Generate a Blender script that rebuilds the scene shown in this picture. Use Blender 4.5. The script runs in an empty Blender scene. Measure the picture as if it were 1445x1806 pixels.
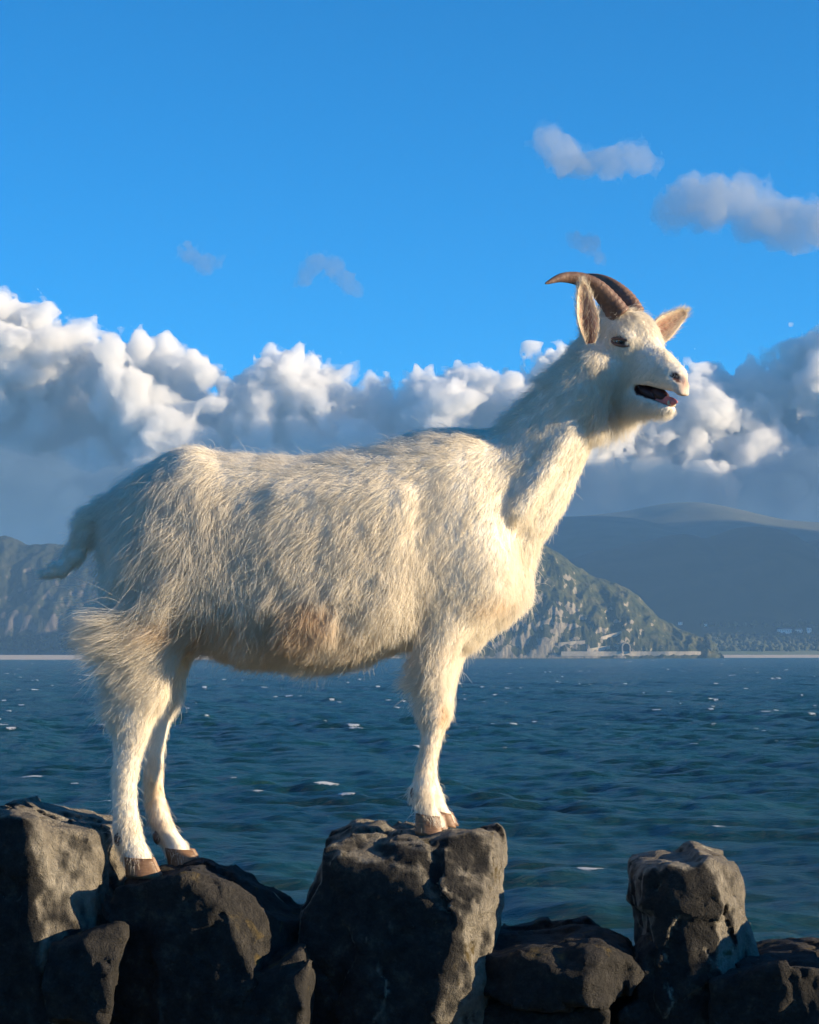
import bpy, bmesh, math, random
import numpy as np
from mathutils import Vector, Matrix
from mathutils.kdtree import KDTree

rng = np.random.default_rng(7)
random.seed(7)
scene = bpy.context.scene
COL = scene.collection
R = math.radians

# ------------------------------------------------------------------ camera, sky, sun, exposure
F = 4250.0            # focal length in photo pixels
CX, HY = 722.5, 1148.0  # photo column straight ahead, photo row of the horizon
EYE = 1.5             # camera height above the ground by the wall
SEA = -16.5           # sea level
GY = 4.25             # distance of the goat and the wall
SUN_EL, SUN_AZ = R(11.0), R(11.0)   # sun height; angle from due right towards the camera side

cam = bpy.data.cameras.new('camera')
cam.sensor_fit = 'VERTICAL'
cam.sensor_height = 24.0
cam.lens = 24.0 * F / 1806.0
cam.shift_y = (HY - 903.0) / 1806.0
cam.clip_start = 0.05
cam.clip_end = 90000.0
cam_o = bpy.data.objects.new('camera', cam)
COL.objects.link(cam_o)
cam_o.location = (0, 0, EYE)
cam_o.rotation_euler = (R(90), 0, 0)
scene.camera = cam_o

sun_dir = Vector((math.cos(SUN_EL) * math.cos(SUN_AZ), -math.cos(SUN_EL) * math.sin(SUN_AZ), math.sin(SUN_EL)))
world = bpy.data.worlds.new('World')
scene.world = world
world.use_nodes = True
wn = world.node_tree
sky = wn.nodes.new('ShaderNodeTexSky')
sky.sky_type = 'NISHITA'
sky.sun_disc = False
sky.sun_elevation = SUN_EL
sky.sun_rotation = R(90) + SUN_AZ
sky.altitude = 0
sky.air_density = 0.54
sky.dust_density = 0.0
sky.ozone_density = 5.0
bg = wn.nodes['Background']
bg.inputs['Strength'].default_value = 0.102
hs = wn.nodes.new('ShaderNodeHueSaturation')
hs.inputs['Saturation'].default_value = 1.6
hs.inputs['Hue'].default_value = 0.490
wn.links.new(sky.outputs[0], hs.inputs['Color'])
wn.links.new(hs.outputs[0], bg.inputs['Color'])

sun = bpy.data.lights.new('sun', 'SUN')
sun.energy = 5.0
sun.angle = R(0.5)
sun.color = (1.0, 0.785, 0.50)
sun_o = bpy.data.objects.new('sun', sun)
COL.objects.link(sun_o)
sun_o.rotation_euler = sun_dir.to_track_quat('Z', 'Y').to_euler()
sun_o.location = (30, -10, 20)

vs = scene.view_settings
vs.view_transform = 'Standard'
vs.look = 'None'
vs.exposure = 1.25
vs.gamma = 1.0
vs.use_curve_mapping = False
cy = scene.cycles
cy.use_denoising = True
cy.use_adaptive_sampling = True
cy.adaptive_threshold = 0.015
cy.max_bounces = 12
cy.diffuse_bounces = 6
cy.glossy_bounces = 3
cy.transmission_bounces = 6
cy.volume_bounces = 6
cy.transparent_max_bounces = 16
cy.sample_clamp_indirect = 6.0
scene.cycles_curves.shape = 'RIBBONS'

# ------------------------------------------------------------------ helpers
def P(px, py, Y):
    """point at distance Y whose direction is that of a photo pixel"""
    return np.array([(px - CX) * Y / F, Y, EYE + (HY - py) * Y / F])

def tag(o, label=None, cat=None, group=None, kind=None):
    if label: o['label'] = label
    if cat: o['category'] = cat
    if group: o['group'] = group
    if kind: o['kind'] = kind
    return o

def link(name, data, parent=None):
    o = bpy.data.objects.new(name, data)
    COL.objects.link(o)
    if parent: o.parent = parent
    return o

def empty(name, loc):
    o = link(name, None)
    o.location = loc
    o.empty_display_size = 0.1
    bpy.context.view_layer.update()
    return o

def mesh_obj(name, v, f, mat, parent=None, smooth=True):
    me = bpy.data.meshes.new(name)
    v = np.asarray(v, dtype=np.float64)
    if parent is not None:
        v = v - np.array(parent.matrix_world.translation)
    if isinstance(f, np.ndarray):
        n, k = f.shape
        me.vertices.add(len(v)); me.vertices.foreach_set('co', v.astype(np.float32).ravel())
        me.loops.add(n * k); me.loops.foreach_set('vertex_index', f.astype(np.int32).ravel())
        me.polygons.add(n); me.polygons.foreach_set('loop_start', np.arange(0, n * k, k, dtype=np.int32))
        me.update(calc_edges=True); me.validate()
    else:
        me.from_pydata([tuple(p) for p in v], [], f); me.update()
    if smooth:
        me.polygons.foreach_set('use_smooth', np.ones(len(me.polygons), dtype=bool))
    if mat: me.materials.append(mat)
    return link(name, me, parent)

def color_attr(o, name, rgb):
    a = o.data.attributes.new(name, 'FLOAT_COLOR', 'POINT')
    c = np.ones((len(rgb), 4), dtype=np.float32); c[:, :3] = rgb
    a.data.foreach_set('color', c.ravel())

def float_attr(o, name, val):
    a = o.data.attributes.new(name, 'FLOAT', 'POINT')
    a.data.foreach_set('value', np.asarray(val, dtype=np.float32))

def smoothstep(a, b, x):
    t = np.clip((x - a) / (b - a), 0, 1)
    return t * t * (3 - 2 * t)

def perlin(p, seed=0):
    p = np.asarray(p, dtype=np.float32)
    i = np.floor(p).astype(np.int64); f = p - i
    u = f * f * f * (f * (f * 6 - 15) + 10)
    def g(dx, dy, dz):
        x, y, z = i[..., 0] + dx, i[..., 1] + dy, i[..., 2] + dz
        h = (x * 374761393 + y * 668265263 + z * 2147483647 * 3 + seed * 1274126177) & 0xFFFFFFFF
        h = ((h ^ (h >> 13)) * 1274126177) & 0xFFFFFFFF
        h = h ^ (h >> 16)
        a = (h & 0xFFFF).astype(np.float32) * (2 * np.pi / 65536)
        zc = ((h >> 16) & 0xFFFF).astype(np.float32) / 32768 - 1
        r = np.sqrt(np.maximum(0, 1 - zc * zc))
        return r * np.cos(a) * (f[..., 0] - dx) + r * np.sin(a) * (f[..., 1] - dy) + zc * (f[..., 2] - dz)
    def mix(a, b, t): return a + (b - a) * t
    x0 = mix(mix(g(0,0,0), g(1,0,0), u[..., 0]), mix(g(0,1,0), g(1,1,0), u[..., 0]), u[..., 1])
    x1 = mix(mix(g(0,0,1), g(1,0,1), u[..., 0]), mix(g(0,1,1), g(1,1,1), u[..., 0]), u[..., 1])
    return mix(x0, x1, u[..., 2]) * 1.6

def fbm(p, octaves=4, seed=0, lac=2.03, gain=0.5, ridged=False):
    s = 0.0; a = 1.0
    q = np.asarray(p, dtype=np.float32)
    for k in range(octaves):
        n = perlin(q, seed + k * 17)
        s = s + a * ((1 - 2 * np.abs(n)) if ridged else n)
        q = q * lac; a *= gain
    return s

class Field:
    """signed distance field on a box grid, filled shape by shape"""
    def __init__(self, lo, hi, h):
        self.lo = np.array(lo, dtype=np.float64); self.h = h
        n = np.ceil((np.array(hi) - self.lo) / h).astype(int) + 1
        self.ax = [self.lo[k] + h * np.arange(n[k]) for k in range(3)]
        self.v = np.full(n, 1.0, dtype=np.float32)
    def box(self, lo, hi):
        s = []
        for k in range(3):
            a = max(0, int((lo[k] - self.lo[k]) / self.h)); b = min(len(self.ax[k]), int((hi[k] - self.lo[k]) / self.h) + 2)
            s.append(slice(a, max(a, b)))
        g = np.meshgrid(*[self.ax[k][s[k]] for k in range(3)], indexing='ij')
        return tuple(s), np.stack(g, -1).astype(np.float32)
    def add(self, d, s, k):
        a = self.v[s]
        hh = np.maximum(k - np.abs(a - d), 0) / k
        self.v[s] = np.minimum(a, d) - hh * hh * k * 0.25
    def sub(self, d, s, k):
        a = self.v[s]; b = -d
        hh = np.maximum(k - np.abs(a - b), 0) / k
        self.v[s] = np.maximum(a, b) + hh * hh * k * 0.25
    def ell(self, c, r, M=None, k=0.02, sub=False):
        c = np.asarray(c); r = np.asarray(r, dtype=np.float32)
        m = r.max() + 3 * k + 0.01
        s, g = self.box(c - m, c + m)
        q = g - c.astype(np.float32)
        if M is not None: q = q @ np.asarray(M, dtype=np.float32)   # columns of M are the axes
        k0 = np.linalg.norm(q / r, axis=-1); k1 = np.linalg.norm(q / (r * r), axis=-1)
        d = np.where(k1 > 1e-9, k0 * (k0 - 1) / np.maximum(k1, 1e-9), -r.min())
        (self.sub if sub else self.add)(d, s, k)
    def cone(self, a, b, ra, rb, k=0.02, ax=None, sc=1.0, sub=False):
        """round cone; space is squeezed by sc along the unit vector ax"""
        a = np.asarray(a, dtype=np.float32); b = np.asarray(b, dtype=np.float32)
        m = max(ra, rb) * max(1, sc) + 3 * k + 0.01
        s, g = self.box(np.minimum(a, b) - m, np.maximum(a, b) + m)
        ab = b - a
        t = np.clip(((g - a) @ ab) / max(1e-9, float(ab @ ab)), 0, 1)
        q = g - (a + t[..., None] * ab)
        if ax is not None:
            axv = np.asarray(ax, dtype=np.float32)
            l = q @ axv
            q = q + (l * (1 / sc - 1))[..., None] * axv
        d = np.linalg.norm(q, axis=-1) - (ra + (rb - ra) * t)
        if ax is not None: d = d * min(1.0, sc)
        (self.sub if sub else self.add)(d, s, k)
    def loft(self, axis, st, k=0.02, power=2.0):
        """stations along a world axis: (t, centre_a, centre_y, half_a, half_y); a is x or z, the other in-picture axis"""
        st = np.array(sorted(st)); o = 2 if axis == 0 else 0
        t0, t1 = st[0, 0], st[-1, 0]
        m = st[:, 3:5].max() + 3 * k
        lo = np.zeros(3); hi = np.zeros(3)
        lo[axis], hi[axis] = t0 - 3 * k - 0.02, t1 + 3 * k + 0.02
        lo[o], hi[o] = (st[:, 1] - st[:, 3]).min() - 3 * k, (st[:, 1] + st[:, 3]).max() + 3 * k
        lo[1], hi[1] = (st[:, 2] - st[:, 4]).min() - 3 * k, (st[:, 2] + st[:, 4]).max() + 3 * k
        s, g = self.box(lo, hi)
        t = self.ax[axis][s[axis]]
        tc = np.clip(t, t0, t1)
        def sp(c):   # smooth interpolation (pchip-like through cubic Hermite)
            x, y = st[:, 0], st[:, c]
            dl = np.diff(y) / np.diff(x)
            mm = np.zeros(len(x)); mm[0], mm[-1] = dl[0], dl[-1]
            mm[1:-1] = 0.5 * (dl[1:] + dl[:-1])
            j = np.clip(np.searchsorted(x, tc) - 1, 0, len(x) - 2)
            hh = x[j + 1] - x[j]; u = (tc - x[j]) / hh
            return ((1 + 2 * u) * (1 - u) ** 2 * y[j] + u * (1 - u) ** 2 * hh * mm[j] + u * u * (3 - 2 * u) * y[j + 1] + u * u * (u - 1) * hh * mm[j + 1]).astype(np.float32)
        shp = [1, 1, 1]; shp[axis] = len(t)
        ca, cyy, ra, ry = [sp(c).reshape(shp) for c in (1, 2, 3, 4)]
        ra = np.maximum(ra, 1e-3); ry = np.maximum(ry, 1e-3)
        qa = np.abs(g[..., o] - ca) / ra; qy = np.abs(g[..., 1] - cyy) / ry
        e = (qa ** power + qy ** power) ** (1.0 / power)
        d = (e - 1) * np.minimum(ra, ry)
        over = (np.abs(t - tc)).reshape(shp).astype(np.float32)
        d = np.where(over > 0, np.sqrt(np.maximum(d, 0) ** 2 + over ** 2), d)
        self.add(d.astype(np.float32), s, k)
    def mesh(self):
        v = self.v; ins = v < 0
        n = np.array(v.shape)
        c = np.zeros(n - 1, dtype=np.uint8)
        for dx in (0, 1):
            for dy in (0, 1):
                for dz in (0, 1):
                    c += ins[dx:n[0]-1+dx, dy:n[1]-1+dy, dz:n[2]-1+dz]
        act = (c > 0) & (c < 8)
        idx = np.argwhere(act)
        vid = np.full(n - 1, -1, dtype=np.int64); vid[act] = np.arange(len(idx))
        cor = [(0,0,0),(1,0,0),(0,1,0),(1,1,0),(0,0,1),(1,0,1),(0,1,1),(1,1,1)]
        val = np.stack([v[idx[:,0]+a, idx[:,1]+b, idx[:,2]+d] for a, b, d in cor], 1).astype(np.float64)
        acc = np.zeros((len(idx), 3)); cnt = np.zeros(len(idx))
        for i in range(8):
            for j in range(i + 1, 8):
                if sum(abs(cor[i][q] - cor[j][q]) for q in range(3)) != 1: continue
                m = (val[:, i] < 0) != (val[:, j] < 0)
                t = val[:, i] / np.where(np.abs(val[:, i] - val[:, j]) < 1e-12, 1, val[:, i] - val[:, j])
                p = np.array(cor[i]) + t[:, None] * (np.array(cor[j]) - np.array(cor[i]))
                acc[m] += p[m]; cnt[m] += 1
        pos = self.lo + (idx + acc / cnt[:, None]) * self.h
        faces = []
        for ax in range(3):
            a1, a2 = (ax + 1) % 3, (ax + 2) % 3
            sl0 = [slice(None)] * 3; sl1 = [slice(None)] * 3
            sl0[ax] = slice(0, -1); sl1[ax] = slice(1, None)
            e = np.argwhere(ins[tuple(sl0)] != ins[tuple(sl1)])
            ok = (e[:, a1] > 0) & (e[:, a2] > 0) & (e[:, a1] < n[a1] - 1) & (e[:, a2] < n[a2] - 1)
            e = e[ok]
            flip = ins[e[:, 0], e[:, 1], e[:, 2]]
            q = []
            for o1, o2 in ((1, 1), (0, 1), (0, 0), (1, 0)):
                ee = e.copy(); ee[:, a1] -= o1; ee[:, a2] -= o2
                q.append(vid[ee[:, 0], ee[:, 1], ee[:, 2]])
            q = np.stack(q, 1)
            q = np.where(flip[:, None], q, q[:, ::-1])
            faces.append(q)
        return pos, np.concatenate(faces)

def smooth_mesh(v, f, it=2, lam=0.5):
    e = np.concatenate([f[:, [0, 1]], f[:, [1, 2]], f[:, [2, 3]], f[:, [3, 0]]])
    n = len(v)
    deg = np.bincount(e[:, 0], minlength=n) + np.bincount(e[:, 1], minlength=n)
    for k in range(it):
        s = np.zeros_like(v)
        for c in range(3):
            s[:, c] = np.bincount(e[:, 0], v[e[:, 1], c], n) + np.bincount(e[:, 1], v[e[:, 0], c], n)
        v = v + lam * (s / np.maximum(deg, 1)[:, None] - v)
    return v

def normals_of(v, f):
    a = v[f[:, 2]] - v[f[:, 0]]; b = v[f[:, 3]] - v[f[:, 1]]
    fn = np.cross(a, b)
    n = np.zeros_like(v)
    for c in range(3):
        for k in range(4):
            n[:, c] += np.bincount(f[:, k], fn[:, c], len(v))
    return n / np.maximum(np.linalg.norm(n, axis=1, keepdims=True), 1e-12), fn

# ------------------------------------------------------------------ materials
def new_mat(name):
    m = bpy.data.materials.new(name); m.use_nodes = True
    nt = m.node_tree
    return m, nt, nt.nodes['Principled BSDF'], nt.nodes['Material Output']

def N(nt, t, **kw):
    n = nt.nodes.new(t)
    for k, v in kw.items():
        if k in n.inputs.keys() and not hasattr(n, k): n.inputs[k].default_value = v
        else: setattr(n, k, v)
    return n

def noise(nt, scale, detail=5, rough=0.6, coord='Object', stretch=None, dist=0.0):
    tc = nt.nodes.new('ShaderNodeTexCoord')
    src = tc.outputs[coord]
    if stretch:
        mp = nt.nodes.new('ShaderNodeMapping'); mp.inputs['Scale'].default_value = stretch
        nt.links.new(src, mp.inputs['Vector']); src = mp.outputs[0]
    n = nt.nodes.new('ShaderNodeTexNoise')
    n.inputs['Scale'].default_value = scale; n.inputs['Detail'].default_value = detail
    n.inputs['Roughness'].default_value = rough; n.inputs['Distortion'].default_value = dist
    nt.links.new(src, n.inputs['Vector'])
    return n.outputs['Fac']

def ramp(nt, fac, stops):
    r = nt.nodes.new('ShaderNodeValToRGB')
    el = r.color_ramp.elements
    while len(el) < len(stops): el.new(0.5)
    for e, (p, c) in zip(el, stops):
        e.position = p; e.color = tuple(c) + (1,) if len(c) == 3 else c
    nt.links.new(fac, r.inputs[0])
    return r.outputs[0]

def mix(nt, fac, a, b, mode='MIX'):
    m = nt.nodes.new('ShaderNodeMix'); m.data_type = 'RGBA'; m.blend_type = mode
    for s, val in ((0, fac), (6, a), (7, b)):
        if hasattr(val, 'is_linked') or isinstance(val, bpy.types.NodeSocket): nt.links.new(val, m.inputs[s])
        elif s == 0: m.inputs[0].default_value = val
        else: m.inputs[s].default_value = tuple(val) + (1,)
    return m.outputs[2]

def bump(nt, b, h, strength, dist):
    n = nt.nodes.new('ShaderNodeBump'); n.inputs['Strength'].default_value = strength; n.inputs['Distance'].default_value = dist
    nt.links.new(h, n.inputs['Height'])
    nt.links.new(n.outputs[0], b.inputs['Normal'])
    return n

def plain(name, rgb, rough=0.7, var=0.25, scale=8.0, coord='Object'):
    m, nt, b, o = new_mat(name)
    f = noise(nt, scale, coord=coord)
    lo = [c * (1 - var) for c in rgb]; hi = [min(1, c * (1 + var)) for c in rgb]
    nt.links.new(ramp(nt, f, [(0.3, lo), (0.7, hi)]), b.inputs['Base Color'])
    b.inputs['Roughness'].default_value = rough
    return m

# ================================================================== THE SETTING
# ------------------------------------------------------------------ sea
def build_sea():
    m, nt, b, o = new_mat('sea_water')
    b.inputs['Roughness'].default_value = 0.28
    b.inputs['IOR'].default_value = 1.33
    b.inputs['Specular IOR Level'].default_value = 0.18
    at = N(nt, 'ShaderNodeAttribute', attribute_name='foam')
    n1 = noise(nt, 0.02, 4, 0.6)
    base = ramp(nt, n1, [(0.35, (0.002, 0.034, 0.036)), (0.65, (0.007, 0.064, 0.058))])
    brk = noise(nt, 2.2, 6, 0.75)
    mul = N(nt, 'ShaderNodeMath', operation='MULTIPLY_ADD'); mul.inputs[1].default_value = 1.0
    nt.links.new(at.outputs['Fac'], mul.inputs[0])
    sc = N(nt, 'ShaderNodeMath', operation='MULTIPLY_ADD'); sc.inputs[1].default_value = 3.0; sc.inputs[2].default_value = -1.75
    nt.links.new(brk, sc.inputs[0]); nt.links.new(sc.outputs[0], mul.inputs[2])
    fm = ramp(nt, mul.outputs[0], [(0.30, (0, 0, 0)), (0.55, (1, 1, 1))])
    nt.links.new(mix(nt, fm, base, (0.72, 0.76, 0.78)), b.inputs['Base Color'])
    nt.links.new(ramp(nt, fm, [(0, (0.28,) * 3), (1, (0.8,) * 3)]), b.inputs['Roughness'])
    h1 = noise(nt, 0.8, 9, 0.72, stretch=(0.8, 1.2, 1), dist=0.8)
    bump(nt, b, h1, 1.0, 1.0)
    # polar sheet round the foot of the viewpoint, finest where the view looks
    dense = np.linspace(-22, 22, 760)
    ang = np.concatenate([np.linspace(-180, -22, 50)[:-1], dense, np.linspace(22, 180, 50)[1:-1]])
    ang = np.radians(ang)
    r = [30.0]
    while r[-1] < 12000:
        r.append(r[-1] * (1.0048 if 110 < r[-1] < 2600 else 1.03))
    r = np.array(r)
    A, RR = np.meshgrid(ang, r, indexing='ij')
    X, Y = RR * np.sin(A), RR * np.cos(A)
    Z = np.zeros_like(X); C = np.zeros_like(X)
    g = np.random.default_rng(3)
    wind = R(250)
    for k in range(46):
        L = 2.2 * (30 / 2.2) ** g.random()
        a = wind + g.normal(0, 0.5)
        amp = 0.0068 * L * (0.6 + 0.8 * g.random())
        kk = 2 * math.pi / L
        ph = kk * (X * math.cos(a) + Y * math.sin(a)) + g.random() * 6.28
        fade = np.clip(1.6 - RR / (L * 260), 0, 1)
        s = np.sin(ph)
        Z += amp * fade * (s + 0.25 * np.cos(2 * ph))
        C += 0.011 * L ** 0.5 * s
    Q = np.stack([X, Y, np.zeros_like(X)], -1)
    patch = fbm(Q / np.array([60, 90, 1.0]), 3, 11)
    gust = fbm(Q / np.array([110, 170, 1.0]), 3, 19)
    Z *= 0.8 + 0.45 * gust
    fine = perlin(Q / np.array([3.2, 6.0, 1]), 5)
    far = smoothstep(350, 900, RR)
    cap = C / C.std() * 0.5 + 0.55 * patch + 0.85 * fine
    foam = smoothstep(1.46 - 0.16 * far, 1.85, cap) * 1.3
    foam = np.where(RR > 5600, 0, foam)
    Z = np.where(RR > 3200, 0, Z) + SEA
    nA, nR = X.shape
    v = np.stack([X, Y, Z], -1).reshape(-1, 3)
    i = np.arange(nA)[:, None]; j = np.arange(nR - 1)[None, :]
    i2 = (i + 1) % nA
    f = np.stack([i * nR + j, i * nR + j + 1, i2 * nR + j + 1, i2 * nR + j], -1).reshape(-1, 4)[:, ::-1]
    f = f[:(nA - 1) * (nR - 1)]
    o = mesh_obj('sea', v, f, m)
    float_attr(o, 'foam', foam.ravel())
    tag(o, kind='structure')
build_sea()

# ------------------------------------------------------------------ the land the wall stands on
def build_ground():
    m, nt, b, o = new_mat('rough_grass')
    f = noise(nt, 3.0, 7, 0.7)
    nt.links.new(ramp(nt, f, [(0.3, (0.035, 0.05, 0.018)), (0.55, (0.07, 0.085, 0.03)), (0.8, (0.13, 0.11, 0.06))]), b.inputs['Base Color'])
    b.inputs['Roughness'].default_value = 0.9
    bump(nt, b, noise(nt, 30, 6, 0.7), 0.8, 0.06)
    xs = np.linspace(-70, 70, 141); ys = np.concatenate([np.linspace(-60, 0, 40), np.linspace(0.5, 12, 47), np.linspace(12.5, 60, 60)])
    X, Y = np.meshgrid(xs, ys, indexing='ij')
    Q = np.stack([X, Y, 0 * X], -1)
    n = fbm(Q / 9.0, 4, 21)
    drop = smoothstep(6.0, 40, Y + 2 * n)
    Z = 0.10 * n * smoothstep(0.6, 4, np.abs(Y - GY)) - 22.0 * drop
    Z += fbm(Q / 3.0, 4, 5, ridged=True) * 0.5 * smoothstep(7, 14, Y)
    nx, ny = X.shape
    v = np.stack([X, Y, Z], -1).reshape(-1, 3)
    i = np.arange(nx - 1)[:, None]; j = np.arange(ny - 1)[None, :]
    f = np.stack([i * ny + j, (i + 1) * ny + j, (i + 1) * ny + j + 1, i * ny + j + 1], -1).reshape(-1, 4)
    tag(mesh_obj('ground', v, f, m), kind='structure')
build_ground()

# ------------------------------------------------------------------ hills across the water
def hill_mat(name, greens, rock, rock_amt, scale, rough_bump):
    m, nt, b, o = new_mat(name)
    f1 = noise(nt, scale, 7, 0.65, dist=0.6)
    g = ramp(nt, f1, [(0.30, greens[0]), (0.5, greens[1]), (0.72, greens[2])])
    geo = nt.nodes.new('ShaderNodeNewGeometry')
    sep = nt.nodes.new('ShaderNodeSeparateXYZ'); nt.links.new(geo.outputs['Normal'], sep.inputs[0])
    ma = N(nt, 'ShaderNodeMath', operation='MULTIPLY_ADD'); ma.inputs[1].default_value = -1.0
    nt.links.new(sep.outputs['Z'], ma.inputs[0])
    f2 = noise(nt, scale * 1.6, 9, 0.68, stretch=(1.5, 1, 0.6), dist=0.8)
    nt.links.new(f2, ma.inputs[2])
    rk = ramp(nt, noise(nt, scale * 5, 8, 0.75, stretch=(1.4, 1, 0.5)), [(0.3, [c * 0.6 for c in rock]), (0.7, [min(1, c * 1.35) for c in rock])])
    k = ramp(nt, ma.outputs[0], [(max(0, rock_amt - 0.02), (0, 0, 0)), (max(0.02, rock_amt + 0.22), (1, 1, 1))])
    nt.links.new(mix(nt, k, g, rk), b.inputs['Base Color'])
    b.inputs['Roughness'].default_value = 0.95
    b.inputs['Specular IOR Level'].default_value = 0.1
    if rough_bump:
        bump(nt, b, f2, 0.8, rough_bump)
    return m

def ridge(name, D, prof, front, back, mat, nx=240, ny=90, amp=0.0, fs=300.0, crag=0.0, seed=0, shape=1.0, extra=None):
    """heightfield whose skyline, at distance D, follows the photo profile"""
    prof = np.array(prof, dtype=float)
    xs = np.linspace((prof[0, 0] - CX) * D / F, (prof[-1, 0] - CX) * D / F, nx)
    hz = EYE + (HY - prof[:, 1]) * D / F
    px = (prof[:, 0] - CX) * D / F
    H = np.interp(xs, px, hz)
    ker = np.hanning(9); ker /= ker.sum()
    Hs = np.convolve(np.pad(H, 4, mode='edge'), ker, mode='valid')
    t = np.concatenate([np.linspace(-1, 0, int(ny * 0.68)), np.linspace(0, 1, ny - int(ny * 0.68) + 1)[1:]])
    T, X = np.meshgrid(t, xs, indexing='ij')
    Y = D + np.where(T < 0, T * front, T * back)
    base = SEA - 6
    s = np.where(T < 0, np.sin((1 + T) * math.pi / 2) ** shape, np.cos(T * math.pi / 2))
    Z = base + (Hs[None, :] - base) * s
    Q = np.stack([X, Y, Z * 0.7], -1)
    body = np.sin(np.clip(s, 0, 1) * math.pi) ** 0.5
    Z = Z + fbm(Q / fs, 5, seed) * amp * (0.25 + 0.75 * body)
    if crag:
        cr = fbm(np.stack([X / fs * 3.0, Y / fs * 1.2, Z / fs * 1.2], -1), 5, seed + 9, ridged=True)
        Z = Z + crag * cr * (0.2 + 0.8 * body)
        Y = Y - crag * 0.9 * fbm(np.stack([X / fs * 5, Y / fs * 2, Z / fs * 4], -1), 4, seed + 31) * body
    if extra is not None: X, Y, Z = extra(X, Y, Z, T)
    a, c = X.shape
    v = np.stack([X, Y, Z], -1).reshape(-1, 3)
    i = np.arange(a - 1)[:, None]; j = np.arange(c - 1)[None, :]
    f = np.stack([i * c + j, i * c + j + 1, (i + 1) * c + j + 1, (i + 1) * c + j], -1).reshape(-1, 4)
    o = mesh_obj(name, v, f, mat)
    tag(o, kind='structure')
    return o

moor = hill_mat('moorland', [(0.065, 0.075, 0.048), (0.10, 0.102, 0.066), (0.135, 0.13, 0.085)], (0.20, 0.19, 0.17), 0.12, 0.004, 0)
dark_hill = hill_mat('heather_hill', [(0.016, 0.02, 0.012), (0.024, 0.028, 0.015), (0.04, 0.04, 0.022)], (0.08, 0.075, 0.07), 0.05, 0.005, 0)
crag_mat = hill_mat('headland_rock', [(0.022, 0.03, 0.012), (0.05, 0.055, 0.02), (0.10, 0.09, 0.04)], (0.24, 0.21, 0.16), -0.22, 0.02, 9.0)
west_mat = hill_mat('quarried_cliff', [(0.014, 0.018, 0.012), (0.024, 0.028, 0.018), (0.045, 0.045, 0.03)], (0.10, 0.088, 0.082), -0.12, 0.012, 9.0)  # low base colours hold the shading of these cliffs

ridge('mountain', 10800, [(-400, 1060), (-100, 1040), (200, 1045), (500, 1010), (700, 960), (900, 935), (960, 918), (1040, 912), (1100, 905), (1140, 895), (1175, 889), (1210, 887), (1240, 890), (1275, 899), (1320, 910), (1370, 918), (1445, 924), (1600, 935), (1900, 990), (2200, 1060)],
      3000, 1500, moor, amp=22, fs=900, seed=3)
ridge('moor', 9200, [(560, 1080), (700, 1000), (850, 930), (930, 917), (1000, 913), (1060, 912), (1120, 916), (1200, 935), (1260, 965), (1340, 1010), (1420, 1060), (1500, 1110)],
      1600, 1200, moor, amp=18, fs=500, seed=13)
ridge('hill', 8300, [(820, 1090), (900, 1040), (960, 1002), (1040, 975), (1100, 965), (1160, 950), (1190, 943), (1215, 944), (1235, 952), (1262, 944), (1290, 933), (1315, 929), (1345, 930), (1375, 937), (1410, 958), (1445, 985), (1500, 1020), (1580, 1050), (1700, 1075), (1900, 1110)],
      1300, 900, dark_hill, amp=8, fs=380, seed=23)
ridge('hill', 9000, [(1340, 1060), (1400, 962), (1445, 950), (1520, 948), (1620, 970), (1800, 1030), (2000, 1090)],
      1200, 900, dark_hill, amp=12, fs=400, seed=29)

def notch(X, Y, Z, T):
    return X, Y, Z
ridge('headland', 6250, [(560, 1150), (600, 1120), (650, 1060), (720, 990), (800, 958), (880, 950), (930, 955), (958, 962), (985, 978), (1010, 1000), (1040, 1015), (1075, 1030), (1100, 1040), (1120, 1053), (1140, 1072), (1160, 1092), (1185, 1108), (1205, 1117), (1222, 1122), (1236, 1136), (1248, 1156)],
      360, 420, crag_mat, nx=420, ny=170, amp=16, fs=170, crag=10, seed=41, shape=0.85)
ridge('headland', 7000, [(-700, 1060), (-450, 985), (-250, 962), (-120, 950), (-40, 952), (0, 954), (20, 953), (36, 957), (44, 965), (80, 964), (150, 962), (210, 966), (260, 980), (320, 1010), (380, 1060), (430, 1120), (455, 1156)],
      480, 700, west_mat, nx=420, ny=130, amp=24, fs=200, crag=15, seed=57, shape=0.7)

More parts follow.
